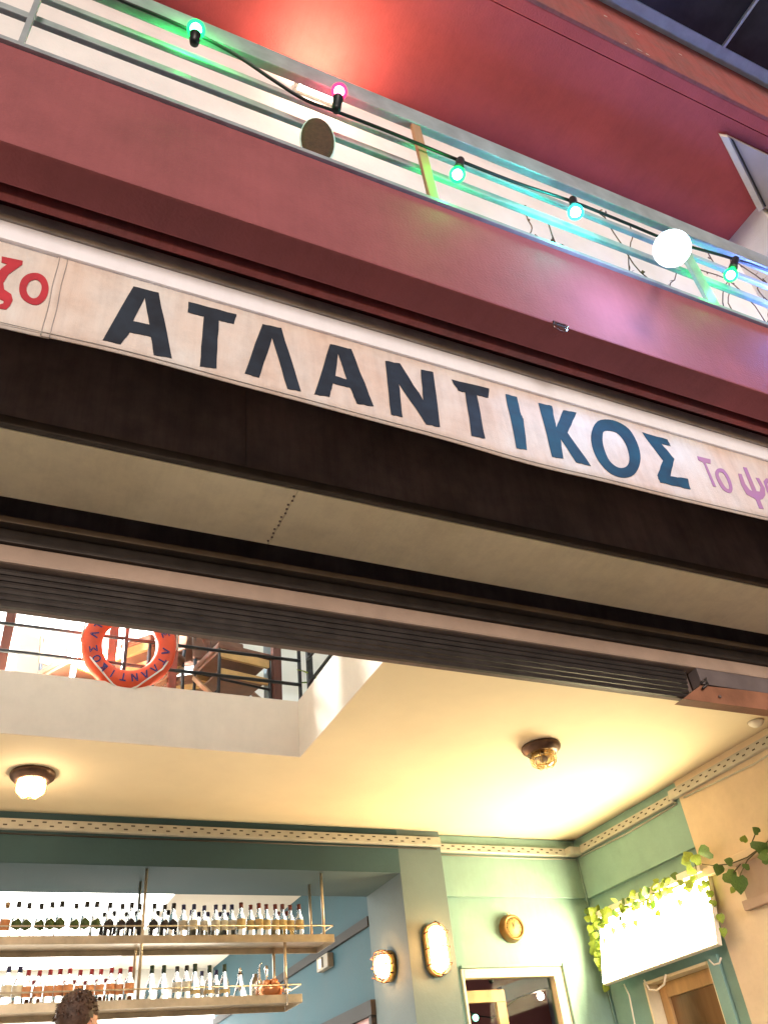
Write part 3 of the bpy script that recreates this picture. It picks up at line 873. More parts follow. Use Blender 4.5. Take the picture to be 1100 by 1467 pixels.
# ================================================================== CABLE TRAYS
def tray(p0, p1, nrm, label, h=.075, dpt=.036):
    p0, p1, nrm = Vector(p0), Vector(p1), Vector(nrm)
    t = thing('cable_tray', label, 'cable tray', (p0 + p1) / 2, 'perforated cable trays under the ceiling')
    u = (p1 - p0).normalized(); L = (p1 - p0).length
    m_ = Matrix((u, nrm, Vector((0, 0, 1)))).transposed().to_4x4(); m_.translation = p0
    # channel: leaning face + bottom flange, folded lips
    prof = [(0, 0), (dpt * .88, 0), (dpt, .006), (dpt * .80, h), (dpt * .80 - .014, h), (dpt * .80 - .014, h - .003), (dpt * .80 - .004, h - .003), (dpt - .005, .010), (dpt * .80, .004), (0, .004)]
    k = len(prof)
    V = [m_ @ Vector((s, a, b)) for s in (0, L) for a, b in prof]
    F = [(j, (j + 1) % k, k + (j + 1) % k, k + j) for j in range(k)] + [tuple(range(k)), tuple(range(k, 2 * k))]
    ch_ = mobj('channel', V, F, TRAYM, t)
    bm = bmesh.new()
    fd = Vector((0, dpt * .80 - dpt, h - .006)).normalized(); fn = Vector((0, fd.z, -fd.y))
    for r_ in (0, 1):
        n = int(L / .095)
        for i in range(n):
            s = .03 + i * .095 + r_ * .047
            if s > L - .03: continue
            c_ = Vector((s, dpt, .006)) + fd * ((h - .006) * (.30 + .42 * r_)) + fn * .0006
            T = m_ @ Matrix((Vector((1, 0, 0)), fd, fn)).transposed().to_4x4()
            T.translation = m_ @ c_
            add_box(bm, -.013, .013, -.0045, .0045, -.0012, .0012, T, .0)
    o = bobj('slots', bm, SLOT, ch_); o['kind'] = 'stuff'
za = onY(0, 1184, 5.88).z
tray((-2.45, 5.944, za), (3.43, 5.944, za), (0, -1, 0), 'long perforated cream cable tray above the bar portal', .068)
tray((3.40, 6.0095, za - .022), (4.66, 6.0095, za - .022), (0, -1, 0), 'short perforated cable tray above the wall clock', .062, .04)
zr = onX(1000, 1108, 4.72).z
tray((4.7985, 4.70, za - .018), (4.7985, 5.90, za - .018), (-1, 0, 0), 'perforated cable tray over the teal wall and glowing panel', .064)
tray((4.789, 2.66, za - .002), (4.789, 4.72, za - .002), (-1, 0, 0), 'perforated cable tray on the peach wall near the shutter', .07)
cb = thing('cable_tray_corner', 'plain cream corner joint between the two short cable trays', 'cable tray', (4.72, 5.95, za - .02))
box('cover', 4.665, 4.797, 5.905, 6.0085, za - .024, za + .04, TRAYM, cb, bevel=.012)
# thin cables run along the walls under the trays
def cable(name, pts, r, lab, m_=TRAYM):
    return tag(tube(name, pts, r, m_, n=6), lab, 'cable')
cable('wall_cable', [(-2.4, 5.94, za - .018), (1.0, 5.941, za - .022), (3.40, 5.94, za - .017)], .005, 'thin cable under the long tray above the bar portal', GREYD)
cable('wall_cable', [(3.45, 6.003, za - .038), (4.1, 6.003, za - .045), (4.78, 6.003, za - .038)], .005, 'thin pale cable under the short tray above the clock')
cable('wall_cable', [(4.795, 5.95, za - .03), (4.795, 5.3, za - .045), (4.795, 4.7, za - .03)], .006, 'thin pale cable under the tray over the teal wall')
cable('wall_cable', [(4.782, 4.6, za - .02), (4.782, 3.9, za - .05), (4.782, 2.9, za - .02)], .006, 'thin pale cable under the tray on the peach wall')
cable('corner_conduit', [(4.79, 5.995, za - .03), (4.79, 5.995, 2.995), (4.82, 6.035, 2.97), (4.82, 6.035, .3)], .008, 'vertical conduit in the corner of the green walls', TEALG)
# smoke detector cap near the shutter
c = onZ(1082, 1034, ZC - .002)
sdx = thing('smoke_detector', 'small clear dome on the ceiling beside the peach wall tray', 'smoke detector', c)
lathe('dome', [(0, -.035), (.03, -.03), (.05, -.012), (.056, 0), (0, 0)], WHITEP, sdx, 20, Matrix.Translation(c))

# ================================================================== BACK WALL: lamps, clock, window
def bulkhead_wall(c, nrm, rx, rz, label):
    t = thing('wall_lamp', label, 'wall lamp', c, 'caged bulkhead lamps on the portal column')
    m_ = frame_mtx(c, nrm, (0, 0, 1)) @ Matrix.Diagonal((1, 1, 1, 1))
    def sup(s, h, n=28, rr=0):
        out = []
        for k in range(n):
            a = 2 * math.pi * k / n
            cx, cy_ = math.cos(a), math.sin(a)
            # stadium outline
            L = max(0, rz - rx)
            X = (rx * s) * cx + (L if cx > 0 else -L); Y = rx * s * cy_
            out.append(m_ @ Vector((X, Y, h)))
        return out
    def loft(name, levels, mm, cap=True):
        V, F = [], []; n = 28
        for s, h in levels: V += sup(s, h, n)
        for i in range(len(levels) - 1):
            for k in range(n): F.append((i * n + k, i * n + (k + 1) % n, (i + 1) * n + (k + 1) % n, (i + 1) * n + k))
        F.append(tuple(range(n))); F.append(tuple(range((len(levels) - 1) * n, len(levels) * n)))
        return mobj(name, V, F, mm, t, True)
    loft('base', [(1.0, 0.001), (1.0, .03), (.9, .04)], BRASS)
    g = loft('globe', [(.70, .0405), (.72, .07), (.64, .10), (.45, .116), (.2, .12)], E_BULK)
    paths = [tuple(sup(.95, .05)), tuple(sup(.93, .085))]
    for a in (-.6, 0, .6):
        X = a * rz
        paths.append([m_ @ Vector((X, rx * s, h)) for s, h in ((1, .03), (1, .09), (.75, .13), (0, .148), (-.75, .13), (-1, .09), (-1, .03))])
    paths.append([m_ @ Vector((s * rz, 0, h)) for s, h in ((1, .03), (1.02, .08), (.85, .13), (0, .148), (-.85, .13), (-1.02, .08), (-1, .03))])
    tubes('guard', paths, .0045, BRONZE, t, 6)
c = onY(623, 1362, 5.947)
bulkhead_wall(Vector((c.x - .01, 5.947, c.z)), (0, -1, 0), .085, .175, 'lit oval caged wall lamp on the front of the column')
c = onX(560, 1384, 3.064)
bulkhead_wall(Vector((3.064, c.y, c.z)), (-1, 0, 0), .10, .105, 'lit round caged wall lamp on the inner side of the column')

c = onY(731, 1331, 6.04)
ck = thing('wall_clock', 'small round brass ship clock on the pale green wall', 'clock', (c.x, 6.049, c.z))
m_ = frame_mtx((c.x, 6.049, c.z), (0, -1, 0), (1, 0, 0))
lathe('case', [(0, 0), (.098, 0), (.102, .012), (.09, .05), (.092, .062), (.084, .070), (.074, .066), (.072, .056), (0, .056)], mat('dull_brass', (.30, .17, .06), .4, .3, 14, metal=.7), ck, 36, m_)
dl = lathe('dial', [(.0715, .0562), (.0715, .0575), (0, .0575)], CLOCKF, ck, 36, m_)
bm = bmesh.new()
for k in range(12):
    add_box(bm, -.0022, .0022, .056, .068, .058, .0586, m_ @ Matrix.Rotation(k * math.pi / 6, 4, 'Z'))
bobj('hour_marks', bm, BLACKP, dl)
bm = bmesh.new(); add_box(bm, -.003, .003, -.008, .036, .0590, .0600, m_ @ Matrix.Rotation(math.radians(10), 4, 'Z')); bobj('hour_hand', bm, BLACKP, dl)
bm = bmesh.new(); add_box(bm, -.002, .002, -.012, .055, .0603, .0612, m_ @ Matrix.Rotation(math.radians(-14), 4, 'Z')); bobj('minute_hand', bm, BLACKP, dl)
tube('hanging_loop', [m_ @ Vector((.012 * math.cos(t_), .108 + .012 * math.sin(t_), .02)) for t_ in [2 * math.pi * k / 12 for k in range(12)]], .003, BRASS, ck, 6, True)

# window in the back wall
wd = thing('back_window', 'cream framed window in the pale green wall with modelled red reflection', 'window', (3.97, 6.05, WZ0))
fw = .065
for nm, x0, x1, z0, z1 in (('frame', WX0, WX0 + fw * .35, WZ0, WZ1), ('frame', WX1 - fw * 1.3, WX1, WZ0, WZ1), ('frame', WX0 + fw * .35, WX1 - fw * 1.3, WZ1 - fw, WZ1), ('frame', WX0 + fw * .35, WX1 - fw * 1.3, WZ0, WZ0 + fw)):
    box(nm, x0 + .001, x1 - .001, 6.03, 6.10, z0 + .001, z1 - .001, WINFR, wd, bevel=.004)
box('pane', WX0 + .03, WX1 - .09, 6.075, 6.081, WZ0 + fw, WZ1 - fw, PANEG, wd)
box('casing', WX1, WX1 + .06, 6.005, 6.0495, WZ0, WZ1 + .02, TEALG, wd, bevel=.003)
box('casing', WX0, WX1 - .001, 6.015, 6.0495, WZ1 + .001, WZ1 + .02, TEALG, wd, bevel=.003)
# opened inner sash, behind the pane
xa = onY(666, 1440, 6.16).x; xb = onY(723, 1440, 6.16).x; zt = onY(695, 1419, 6.16).z; zi = onY(690, 1437, 6.16).z; xi = onY(710, 1440, 6.16).x
box('sash_rail', xa - .2, xb, 6.14, 6.18, zi, zt, WOODF, wd, bevel=.003)
box('sash_stile', xi, xb, 6.14, 6.18, WZ0 + .05, zi - .001, WOODF, wd, bevel=.003)
# made-up set behind the pane, built as the reflection in the glass
struct(box('reflection_wall', 3.26, 9.0, 9.0, 9.2, FL, 6.0, REFLRED))
struct(box('reflection_floor', 3.26, 9.0, 6.26, 8.999, -.3, .2, FLOORM))
yb = thing('reflection_beam', 'blue grey beam behind the window standing in for a reflection', 'beam', (5.5, 8.5, 3))
A, B = onY(722, 1437, 8.8), onY(800, 1409, 8.8)
D_ = (B - A); prism('beam', [A, B + D_ * .6, B + D_ * .6 + Vector((0, 0, .16)), A + Vector((0, 0, .16))], [], (0, .1, 0), REFLBEAM, yb)
box('post', B.x - .06, B.x + .05, 8.905, 8.99, .2, 5.0, REFLBEAM, yb)
yl = thing('reflection_lights', 'string of small lit bulbs added behind the window as its reflection', 'string lights', (5.2, 8, 2.8))
ypts = [onY(x, y, 7.2) for x, y in ((640, 1425), (660, 1440), (681, 1455), (705, 1458), (740, 1430), (775, 1418), (810, 1412))]
tube('cable', ypts, .006, BLACKP, yl, 6)
for (x, y, m2, r_) in ((681, 1458, E_REFLG, .026), (774, 1427, E_REFLW, .028)):
    q = onY(x, y, 7.2)
    lathe('bulb', [(0, -r_)] + [(r_ * math.sin(math.pi * k / 8), -r_ * math.cos(math.pi * k / 8)) for k in range(1, 8)] + [(0, r_)], m2, yl, 14, Matrix.Translation(q))
q = onY(703, 1403, 7.2)
lathe('unlit_bulb', [(0, -.035), (.02, -.03), (.026, 0), (.018, .03), (.018, .055), (0, .055)], BLACKP, yl, 12, Matrix.Translation(q))

# ================================================================== RIGHT WALL: glowing panel, window, vines
gp = thing('glowing_panel', 'glaring white light box hung over the teal wall under trailing leaves', 'light box', (RX, 5.27, 2.31))
PY0, PY1, PZ0, PZ1 = 4.585, 5.86, 2.32, 2.785
TL_ = math.radians(14)
PM = Matrix.Translation((RX - .085, 0, PZ1)) @ Matrix.Rotation(TL_, 4, 'Y')
bm = bmesh.new(); add_box(bm, 0, .04, PY0, PY1, PZ0 - PZ1, 0, PM, .004); bobj('housing', bm, WHITEP, gp)
bm = bmesh.new(); add_box(bm, -.007, -.0005, PY0 + .012, PY1 - .012, PZ0 - PZ1 + .012, -.012, PM, .002); bobj('diffuser', bm, E_BOX, gp)
box('shade_planter', RX - .13, RX - .001, PY0 + .01, PY1 - .01, PZ1 + .012, PZ1 + .06, WHITEP, gp, bevel=.006)  # trough added to shade the wall band above the panel
box('bracket', RX - .05, RX - .001, PY0 + .2, PY0 + .24, PZ0 + .1, PZ1 + .011, GREYM, gp)
box('bracket', RX - .05, RX - .001, PY1 - .24, PY1 - .2, PZ0 + .1, PZ1 + .011, GREYM, gp)
tube('cord', [(RX - .06, PY1 - .08, PZ0), (RX - .07, PY1 - .12, PZ0 - .08), (RX - .05, PY1 - .08, PZ0 - .25), (RX - .06, PY1 - .1, PZ0 - .6)], .006, WHITEP, gp, 7)
q0 = [onX(x, y, RX - .09) for x, y in ((922, 1404), (930, 1418), (940, 1419), (951, 1410), (953, 1396))]
tube('cord', q0, .007, WHITEP, gp, 7)
q0 = [onX(x, y, RX - .09) for x, y in ((1015, 1375), (1022, 1382), (1030, 1380), (1032, 1372))]
tube('cord', q0, .006, WHITEP, gp, 7)
# window
rw = thing('right_window', 'oak framed window set deep in the teal wall under the light box', 'window', (RX, 5.26, RZ0))
for nm, y0, y1, z0, z1 in (('reveal', RY0, RY0 + .02, RZ0, RZ1), ('reveal', RY1 - .02, RY1, RZ0, RZ1), ('reveal', RY0 + .02, RY1 - .02, RZ1 - .02, RZ1)):
    box(nm, RX - .012, RX + .2, y0 + .001, y1 - .001, z0, z1 - .001, WINFR, rw)
for y0, y1, z0, z1 in ((RY0 + .022, RY0 + .10, RZ0, RZ1 - .022), (RY1 - .10, RY1 - .022, RZ0, RZ1 - .022), (RY0 + .101, RY1 - .101, RZ1 - .12, RZ1 - .022)):
    box('frame', RX + .10, RX + .16, y0, y1, z0, z1, WOODF, rw, bevel=.004)
box('pane', RX + .125, RX + .135, RY0 + .10, RY1 - .10, RZ0, RZ1 - .12, PANEB, rw)
box('casing', RX - .025, RX - .001, RY0 - .10, RY0 - .001, RZ0, RZ1 + .02, TEALR, rw, bevel=.003)
struct(box('right_room_backing', RX + .3, RX + .35, 4.6, 6.2, .3, 3.2, PANEB))
# ledge board on the pier
lg = thing('wall_ledge', 'peach painted timber ledge along the near wall carrying trailing vine', 'ledge', (RX - .05, 4.0, 2.7))
zb_ = onX(1050, 1232, RX - .1).z
box('upper_board', RX - .11, RX - .051, 2.9, 4.70, zb_ - .028, zb_ + .028, PEACH, lg, bevel=.006)
zb2 = onX(1085, 1290, RX - .1).z
box('lower_board', RX - .10, RX - .051, 2.9, 4.36, zb2 - .03, zb2 + .03, PINKB, lg, bevel=.006)
box('tray_back', RX - .062, RX - .0505, 2.9, 4.34, zb2 + .031, zb_ - .029, PINKB, lg)

def leaf_mesh(name, m_):
    # heart-shaped, folded along the midrib, 12 faces
    out = [(0, 0), (.28, -.10), (.50, .12), (.50, .42), (.30, .72), (0, 1.05)]
    V = [(0, .0, 0), (0, .35, .03), (0, .72, .02), (0, 1.05, -.06)]
    side = [(.26, -.12, -.02), (.50, .10, -.05), (.52, .40, -.06), (.30, .74, -.06)]
    V += side + [(-x, y, z) for x, y, z in side]
    F = [(0, 4, 5, 1), (1, 5, 6), (1, 6, 2), (2, 6, 7), (2, 7, 3), (0, 1, 9, 8), (1, 10, 9), (1, 2, 10), (2, 11, 10), (2, 3, 11)]
    me = bpy.data.meshes.new(name); me.from_pydata(V, [], F); me.materials.append(m_)
    for p in me.polygons: p.use_smooth = True
    sub = bmesh.new(); sub.from_mesh(me); bmesh.ops.subdivide_edges(sub, edges=sub.edges, cuts=1, use_grid_fill=True, smooth=.3); sub.to_mesh(me); sub.free()
    return me
LM, LML = leaf_mesh('leaf', LEAF), leaf_mesh('leaf', LEAFL)
def put_leaf(parent, p, tip, nrm, s, me):
    o = bpy.data.objects.new('leaf', me); COL.objects.link(o); o.parent = parent
    y = Vector(tip).normalized(); z = Vector(nrm); z = (z - y * z.dot(y)).normalized(); x = y.cross(z)
    m2 = Matrix((x, y, z)).transposed().to_4x4() @ Matrix.Diagonal((s, s, s, 1))
    m2.translation = Vector(p) - Vector(root(parent).location)
    o.matrix_local = m2
def towards(p): return (CAM - Vector(p)).normalized()
vn = thing('trailing_vine', 'heart leaved pothos vine trailing along the peach ledge', 'vine', (RX - .1, 4.3, 2.8))
def vpt(x, y, X=RX - .13): return onX(x, y, X)
st1 = [vpt(1110, 1195), vpt(1092, 1212), vpt(1070, 1228), vpt(1045, 1238), vpt(1020, 1240), vpt(1005, 1238)]
st2 = [vpt(1092, 1212), vpt(1070, 1232), vpt(1060, 1252), vpt(1058, 1262)]
st3 = [vpt(1060, 1238), vpt(1050, 1250), vpt(1040, 1258)]
st4 = [vpt(1075, 1210), vpt(1080, 1198), vpt(1082, 1192)]
tubes('stems', [st1, st2, st3, st4], .004, STEM, vn, 6)
for (x, y, tx, ty, s, m2) in ((1016, 1220, 995, 1224, .105, LM), (1057, 1256, 1061, 1285, .105, LM), (1040, 1250, 1052, 1264, .10, LM), (1030, 1240, 1026, 1256, .07, LM), (1086, 1193, 1078, 1186, .05, LM), (1064, 1206, 1066, 1198, .05, LML),
                              (1048, 1236, 1042, 1234, .055, LM), (1082, 1218, 1096, 1210, .11, LM), (1098, 1222, 1084, 1228, .08, LM), (1066, 1244, 1072, 1238, .05, LM), (1050, 1272, 1046, 1280, .04, LML), (1090, 1232, 1104, 1226, .07, LM)):
    p, q = vpt(x, y, RX - .15), vpt(tx, ty, RX - .16)
    put_leaf(vn, p, q - p, towards(p) + Vector((random.uniform(-.5, .5), random.uniform(-.3, .3), random.uniform(-.3, .5))), s, m2)
v2_ = thing('panel_vine', 'bright lime vine growing along the top of the glowing panel', 'vine', (RX - .05, 5.3, PZ1))
rv = random.Random(21)
top = []
for k in range(24):
    t = k / 23
    top.append(Vector((RX - .11 + rv.uniform(-.02, .02), 4.66 + (5.96 - 4.66) * t, PZ1 + .015 + rv.uniform(-.02, .05))))
hang = [vpt(864, 1320, RX - .12), vpt(852, 1335, RX - .12), vpt(850, 1350, RX - .12), vpt(858, 1362, RX - .12), vpt(866, 1378, RX - .12), vpt(866, 1400, RX - .12)]
up_ = [vpt(998, 1258), vpt(996, 1240), vpt(990, 1228)]
tubes('stems', [top, hang, up_], .0035, STEM, v2_, 6)
for k in range(64):
    t = rv.random()
    p = Vector((RX - .12 + rv.uniform(-.03, .02), 4.68 + 1.25 * t, PZ1 + rv.uniform(-.05, .07)))
    d = Vector((rv.uniform(-.5, .1), rv.uniform(-1, 1), rv.uniform(-1, .5)))
    put_leaf(v2_, p, d, towards(p) + Vector((rv.uniform(-.6, .6), rv.uniform(-.6, .6), rv.uniform(-.3, .6))), rv.uniform(.04, .075), LML if rv.random() < .7 else LM)
for k in range(34):
    h = hang[rv.randrange(len(hang) - 1)]
    p = h + Vector((rv.uniform(-.02, .02), rv.uniform(-.05, .05), rv.uniform(-.05, .06)))
    put_leaf(v2_, p, Vector((rv.uniform(-.3, .1), rv.uniform(-1, 1), rv.uniform(-1, .3))), towards(p) + Vector((0, rv.uniform(-.6, .6), rv.uniform(-.3, .6))), rv.uniform(.04, .07), LML)
for (x, y, tx, ty) in ((985, 1232, 972, 1240), (988, 1230, 980, 1222), (994, 1236, 1000, 1226), (992, 1244, 984, 1252)):
    p, q = vpt(x, y, RX - .15), vpt(tx, ty, RX - .15)
    put_leaf(v2_, p, q - p, towards(p), .075, LML)
for (x, y) in ((868, 1345), (872, 1362), (866, 1380), (874, 1395), (868, 1412), (880, 1330), (895, 1322), (1030, 1310), (1034, 1330), (910, 1318), (940, 1305), (1010, 1262), (1016, 1276), (1020, 1290), (1004, 1268), (985, 1268), (976, 1290)):
    p = vpt(x, y, RX - .13)
    put_leaf(v2_, p, Vector((0, rv.uniform(-1, 1), -1)), towards(p), .055, LML)

# ================================================================== BAR
lp = thing('bar_ceiling_light', 'large bright luminous ceiling panel over the bar', 'ceiling light', (-.3, 8, 3.55))
box('panel', -2.4, 1.84, 6.75, 11.0, 3.545, 3.552, E_BARP, lp)
box('frame', 1.841, 1.87, 6.73, 11.0, 3.535, 3.558, BARC, lp)
# white counter light boxes at the back of the bar
bw = thing('bar_backlight', 'bright white backlit panel behind the lower bar shelf', 'light panel', (1.6, 11.1, 2.0))
A, B = onY(165, 1449, 11.1), onY(352, 1447, 11.1)
box('panel', A.x, B.x, 11.1, 11.19, 1.2, A.z, E_BARP, bw, bevel=.004)
box('frame', B.x + .001, B.x + .14, 11.08, 11.195, 1.2, A.z, BARC, bw)

sh_ = thing('bar_shelf_rack', 'steel two tier bottle rack hanging from the portal beam', 'bar shelf', (1.3, 6.15, 3.144))
YF, YR = 5.99, 6.32
zu = onY(212, 1341, YF).z; zl = onY(197, 1433, YF).z
xu = onY(478, 1345, YF).x; xl = onY(432, 1428, YF).x
for z, xe in ((zu, xu), (zl, xl)):
    s_ = box('shelf', -2.3, xe, YF, YR, z - .012, z, STEEL, sh_, bevel=.002)
    box('front_lip', -2.3, xe, YF - .006, YF - .0005, z - .045, z + .004, STEEL, s_, bevel=.001)
    box('back_lip', -2.3, xe, YR + .0005, YR + .006, z - .045, z + .004, STEEL, s_, bevel=.001)
    box('end_lip', xe + .0005, xe + .006, YF, YR, z - .045, z + .004, STEEL, s_, bevel=.001)
    tube('guard_rail', [(-2.3, YF - .002, z + .06), (xe, YF - .002, z + .06), (xe, YR, z + .06), (-2.3, YR, z + .06)], .005, STEEL, s_, 8)
x1_ = onY(463, 1290, YF).x; x0_ = onY(212, 1240, YF).x; x2_ = onY(410, 1380, YF).x
for (x, za_, zb_) in ((x1_, zu, 3.1445), (x0_, zl, 3.1445), (x2_, zl, zu - .0125), (-1.2, zl, 3.1445)):
    tube('pole', [(x, YF + .018, za_), (x, YF + .018, zb_)], .010, STEEL, sh_, 10)
    tube('pole', [(x + .02, YR - .018, za_), (x + .02, YR - .018, zb_)], .010, STEEL, sh_, 10)
ck_ = tube('clamp', [(x2_, YF - .01, zl + .03), (x2_, YF + .02, zl + .03)], .022, CHROME, sh_, 12)
tube('clamp_bolt', [(x2_, YF - .008, zl - .06), (x2_, YF - .008, zl + .10)], .006, CHROME, sh_, 8)

# bottles
CAPS = {k: mat('cap_' + k, c, .4, .1, 20) for k, c in dict(black=(.02, .02, .022), blue=(.03, .035, .11), red=(.32, .03, .04), brown=(.14, .035, .03), green=(.025, .05, .035), cork=(.42, .28, .15)).items()}
LABS = {k: mat('label_' + k, c, .6, .25, 40) for k, c in dict(green=(.06, .10, .03), dark=(.03, .026, .03), white=(.72, .66, .52), gold=(.55, .42, .2), orange=(.62, .27, .12), clear=(.6, .58, .5)).items()}
CAPN = dict(black='black', blue='blue', red='red', brown='brown', green='dark green', cork='cork')
LABN = dict(green='green', dark='dark', white='pale', gold='gold', orange='orange', clear='cloudy')
proto = {}
def make_bottle(kind, cap, lab):
    t = thing('bottle', '', 'bottle')
    if kind == 'slim':
        H = .195; pr = [(0, 0), (.026, 0), (.0285, .004), (.0285, .105), (.026, .120), (.014, .142), (.0115, .152), (.0115, .182)]; lz = (.045, .105); lr = .0289; czs = (.165, .197, .0135)
    elif kind == 'tall':
        H = .215; pr = [(0, 0), (.028, 0), (.031, .004), (.031, .11), (.028, .13), (.014, .158), (.0125, .17), (.0125, .2)]; lz = (.048, .112); lr = .0314; czs = (.183, .217, .0145)
    elif kind == 'round':
        H = .205; pr = [(0, 0), (.034, 0), (.038, .005), (.036, .06), (.03, .10), (.018, .13), (.013, .15), (.013, .19)]; lz = (.03, .055); lr = .0385; czs = (.16, .205, .0145)
    else:
        H = .15; pr = [(0, 0), (.024, 0), (.026, .004), (.026, .075), (.022, .09), (.012, .108), (.010, .115), (.010, .14)]; lz = (.02, .06); lr = .0264; czs = (.128, .152, .0125)
    lathe('glass', pr + [(0, pr[-1][1])], GLASS, t, 16)
    lathe('cap', [(0, czs[0]), (czs[2], czs[0]), (czs[2], czs[1]), (0, czs[1])], CAPS[cap], t, 12)
    if lab:
        zc_ = (lz[0] + lz[1]) / 2
        if lab in ('green', 'dark'):     # lozenge label wrapped on the glass
            V, F = [], []; n = 10
            for i in range(n + 1):
                a = -math.pi / 2 + (i / n - .5) * 2.5
                hh = (lz[1] - lz[0]) * .55 * (1 - abs(i / n - .5) * 1.25)
                for s in (-1, 1): V.append((lr * math.cos(a), lr * math.sin(a), zc_ + s * hh))
            F = [(2 * i, 2 * i + 2, 2 * i + 3, 2 * i + 1) for i in range(n)]
            mobj('label', V, F, LABS[lab], t, True)
        else:
            V, F = [], []; n = 10
            for i in range(n + 1):
                a = -math.pi / 2 + (i / n - .5) * 2.6
                for z in lz: V.append((lr * math.cos(a), lr * math.sin(a), z))
            F = [(2 * i, 2 * i + 2, 2 * i + 3, 2 * i + 1) for i in range(n)]
            mobj('label', V, F, LABS[lab], t, True)
    return t
rb = random.Random(5)
def bottle(kind, cap, lab, px_, shelf, row, where):
    key = (kind, cap, lab)
    if key in proto: t = copy_tree(proto[key])
    else: t = proto[key] = make_bottle(kind, cap, lab)
    Y_ = YF + .075 if row == 0 else YF + .19
    z = zu if shelf == 'upper' else zl
    x = onY(px_, 1338 if shelf == 'upper' else 1430, Y_).x
    t.location = (x + rb.uniform(-.008, .008), Y_ + rb.uniform(-.014, .014), z + .0005)
    t.rotation_euler = (0, 0, rb.uniform(-.25, .25))
    s = {'tall': 1, 'slim': 1, 'round': 1, 'small': 1}[kind] * rb.uniform(.955, 1.03)
    t.scale = (s, s, s)
    t['label'] = where; t['group'] = where
    return t
for x in (21, 36, 53, 70, 86, 104, 120, 136): bottle('tall', 'black', 'green', x, 'upper', 0, 'clear bottle with green lozenge label on the upper bar shelf')
bottle('tall', 'cork', 'orange', 6, 'upper', 0, 'orange labelled bottle with cork beside the green labelled row')
for x in (156, 171, 187, 200, 218, 233, 247): bottle('tall', 'black', 'dark', x, 'upper', 0, 'clear bottle with dark lozenge label in front on the upper bar shelf')
for x in (148, 163, 178, 194, 224, 241): bottle('slim', 'black', 'dark', x, 'upper', 1, 'black capped bottle in the rear row behind dark labelled bottles')
for x in (263, 277, 292, 307, 321, 334): bottle('tall', 'blue', 'clear', x, 'upper', 0, 'blue capped bottle with cloudy label in front on the upper shelf')
for x in (272, 284, 299, 314, 327): bottle('slim', 'blue', 'clear', x, 'upper', 1, 'blue capped bottle in the rear row of the upper shelf')
for x in (345, 358, 372, 383, 395, 406, 418, 431): bottle('tall', 'brown', 'gold', x, 'upper', 0, 'brown capped bottle with gold label near the upper shelf end')
for x in (400, 412): bottle('slim', 'brown', 'gold', x, 'upper', 1, 'brown capped bottle in the rear row near the upper shelf end')
for x in (8, 22): bottle('tall', 'blue', 'white', x, 'lower', 0, 'blue capped bottle on the lower bar shelf beside red capped row')
for x in (38, 52, 67, 82, 98, 113, 128, 142, 157, 171, 185): bottle('slim', 'red', 'orange', x, 'lower', 0, 'red capped bottle with orange label on the lower bar shelf')
for x in (31, 46, 90, 104, 119, 135, 149, 164, 178): bottle('small', 'red', 'orange', x, 'lower', 1, 'small red capped bottle in the rear row of the lower shelf')
for x in (215, 233): bottle('round', 'green', None, x, 'lower', 0, 'round bodied clear bottle with dark green cap on lower shelf')
for x in (253, 266): bottle('slim', 'black', 'clear', x, 'lower', 0, 'black capped bottle with cloudy label on the lower shelf')
for x in (280, 298, 319): bottle('round', 'green', 'gold', x, 'lower', 0, 'round bodied bottle with green cap and gold label')
for x in (288, 308): bottle('slim', 'blue', 'clear', x, 'lower', 1, 'blue capped bottle behind the round bodied bottles on lower shelf')
# carafes, shaker and copper bowl at the shelf end
def decanter(px_, m_, prof, label, cat, nm, row=0):
    Y_ = YF + (.09 if row == 0 else .2)
    x = onY(px_, 1425, Y_).x
    t = thing(nm, label, cat, (x, Y_, zl + .0005))
    lathe('body', prof, m_, t, 20, Matrix.Translation((x, Y_, zl + .0005)))
    return t, Vector((x, Y_, zl))
t, p = decanter(344, GLASS, [(0, 0), (.045, 0), (.048, .01), (.03, .07), (.016, .11), (.018, .15), (.016, .15), (0, .14)], 'clear conical carafe beside the copper bowl', 'carafe', 'carafe')
lathe('stopper', [(0, .151), (.012, .151), (.008, .18), (0, .19)], CHROME, t, 12, Matrix.Translation(p))
t, p = decanter(366, CHROME, [(0, 0), (.032, 0), (.04, .10), (.038, .105), (.03, .13), (.016, .15), (.016, .165), (0, .17)], 'steel cocktail shaker on the lower shelf', 'shaker', 'cocktail_shaker', 1)
t, p = decanter(372, GLASS, [(0, 0), (.022, 0), (.025, .01), (.022, .10), (.008, .12), (.008, .18), (0, .18)], 'slim glass pourer bottle before the steel shaker', 'bottle', 'pourer_bottle')
tube('spout', [p + Vector((0, 0, .18)), p + Vector((.004, -.004, .2)), p + Vector((.016, -.01, .212))], .004, CHROME, t, 6)
t, p = decanter(388, COPPER, [(0, 0), (.05, 0), (.075, .02), (.082, .05), (.078, .07), (.072, .07), (.07, .05), (0, .03)], 'hammered copper bowl at the end of the lower shelf', 'bowl', 'copper_bowl')
for k in range(5):
    a = k * 1.25
    lathe('copper_mug', [(0, .03), (.022, .03), (.026, .075), (.022, .078), (0, .06)], COPPER, t, 12, Matrix.Translation(p + Vector((.04 * math.cos(a), .04 * math.sin(a), .004 * k + .012))))
t, p = decanter(382, CHROME, [(0, 0), (.006, 0), (.006, .16), (.012, .18), (.014, .2), (.008, .215), (0, .22)], 'tall chrome bar spoon holder behind the copper bowl', 'spoon holder', 'spoon_holder', 1)

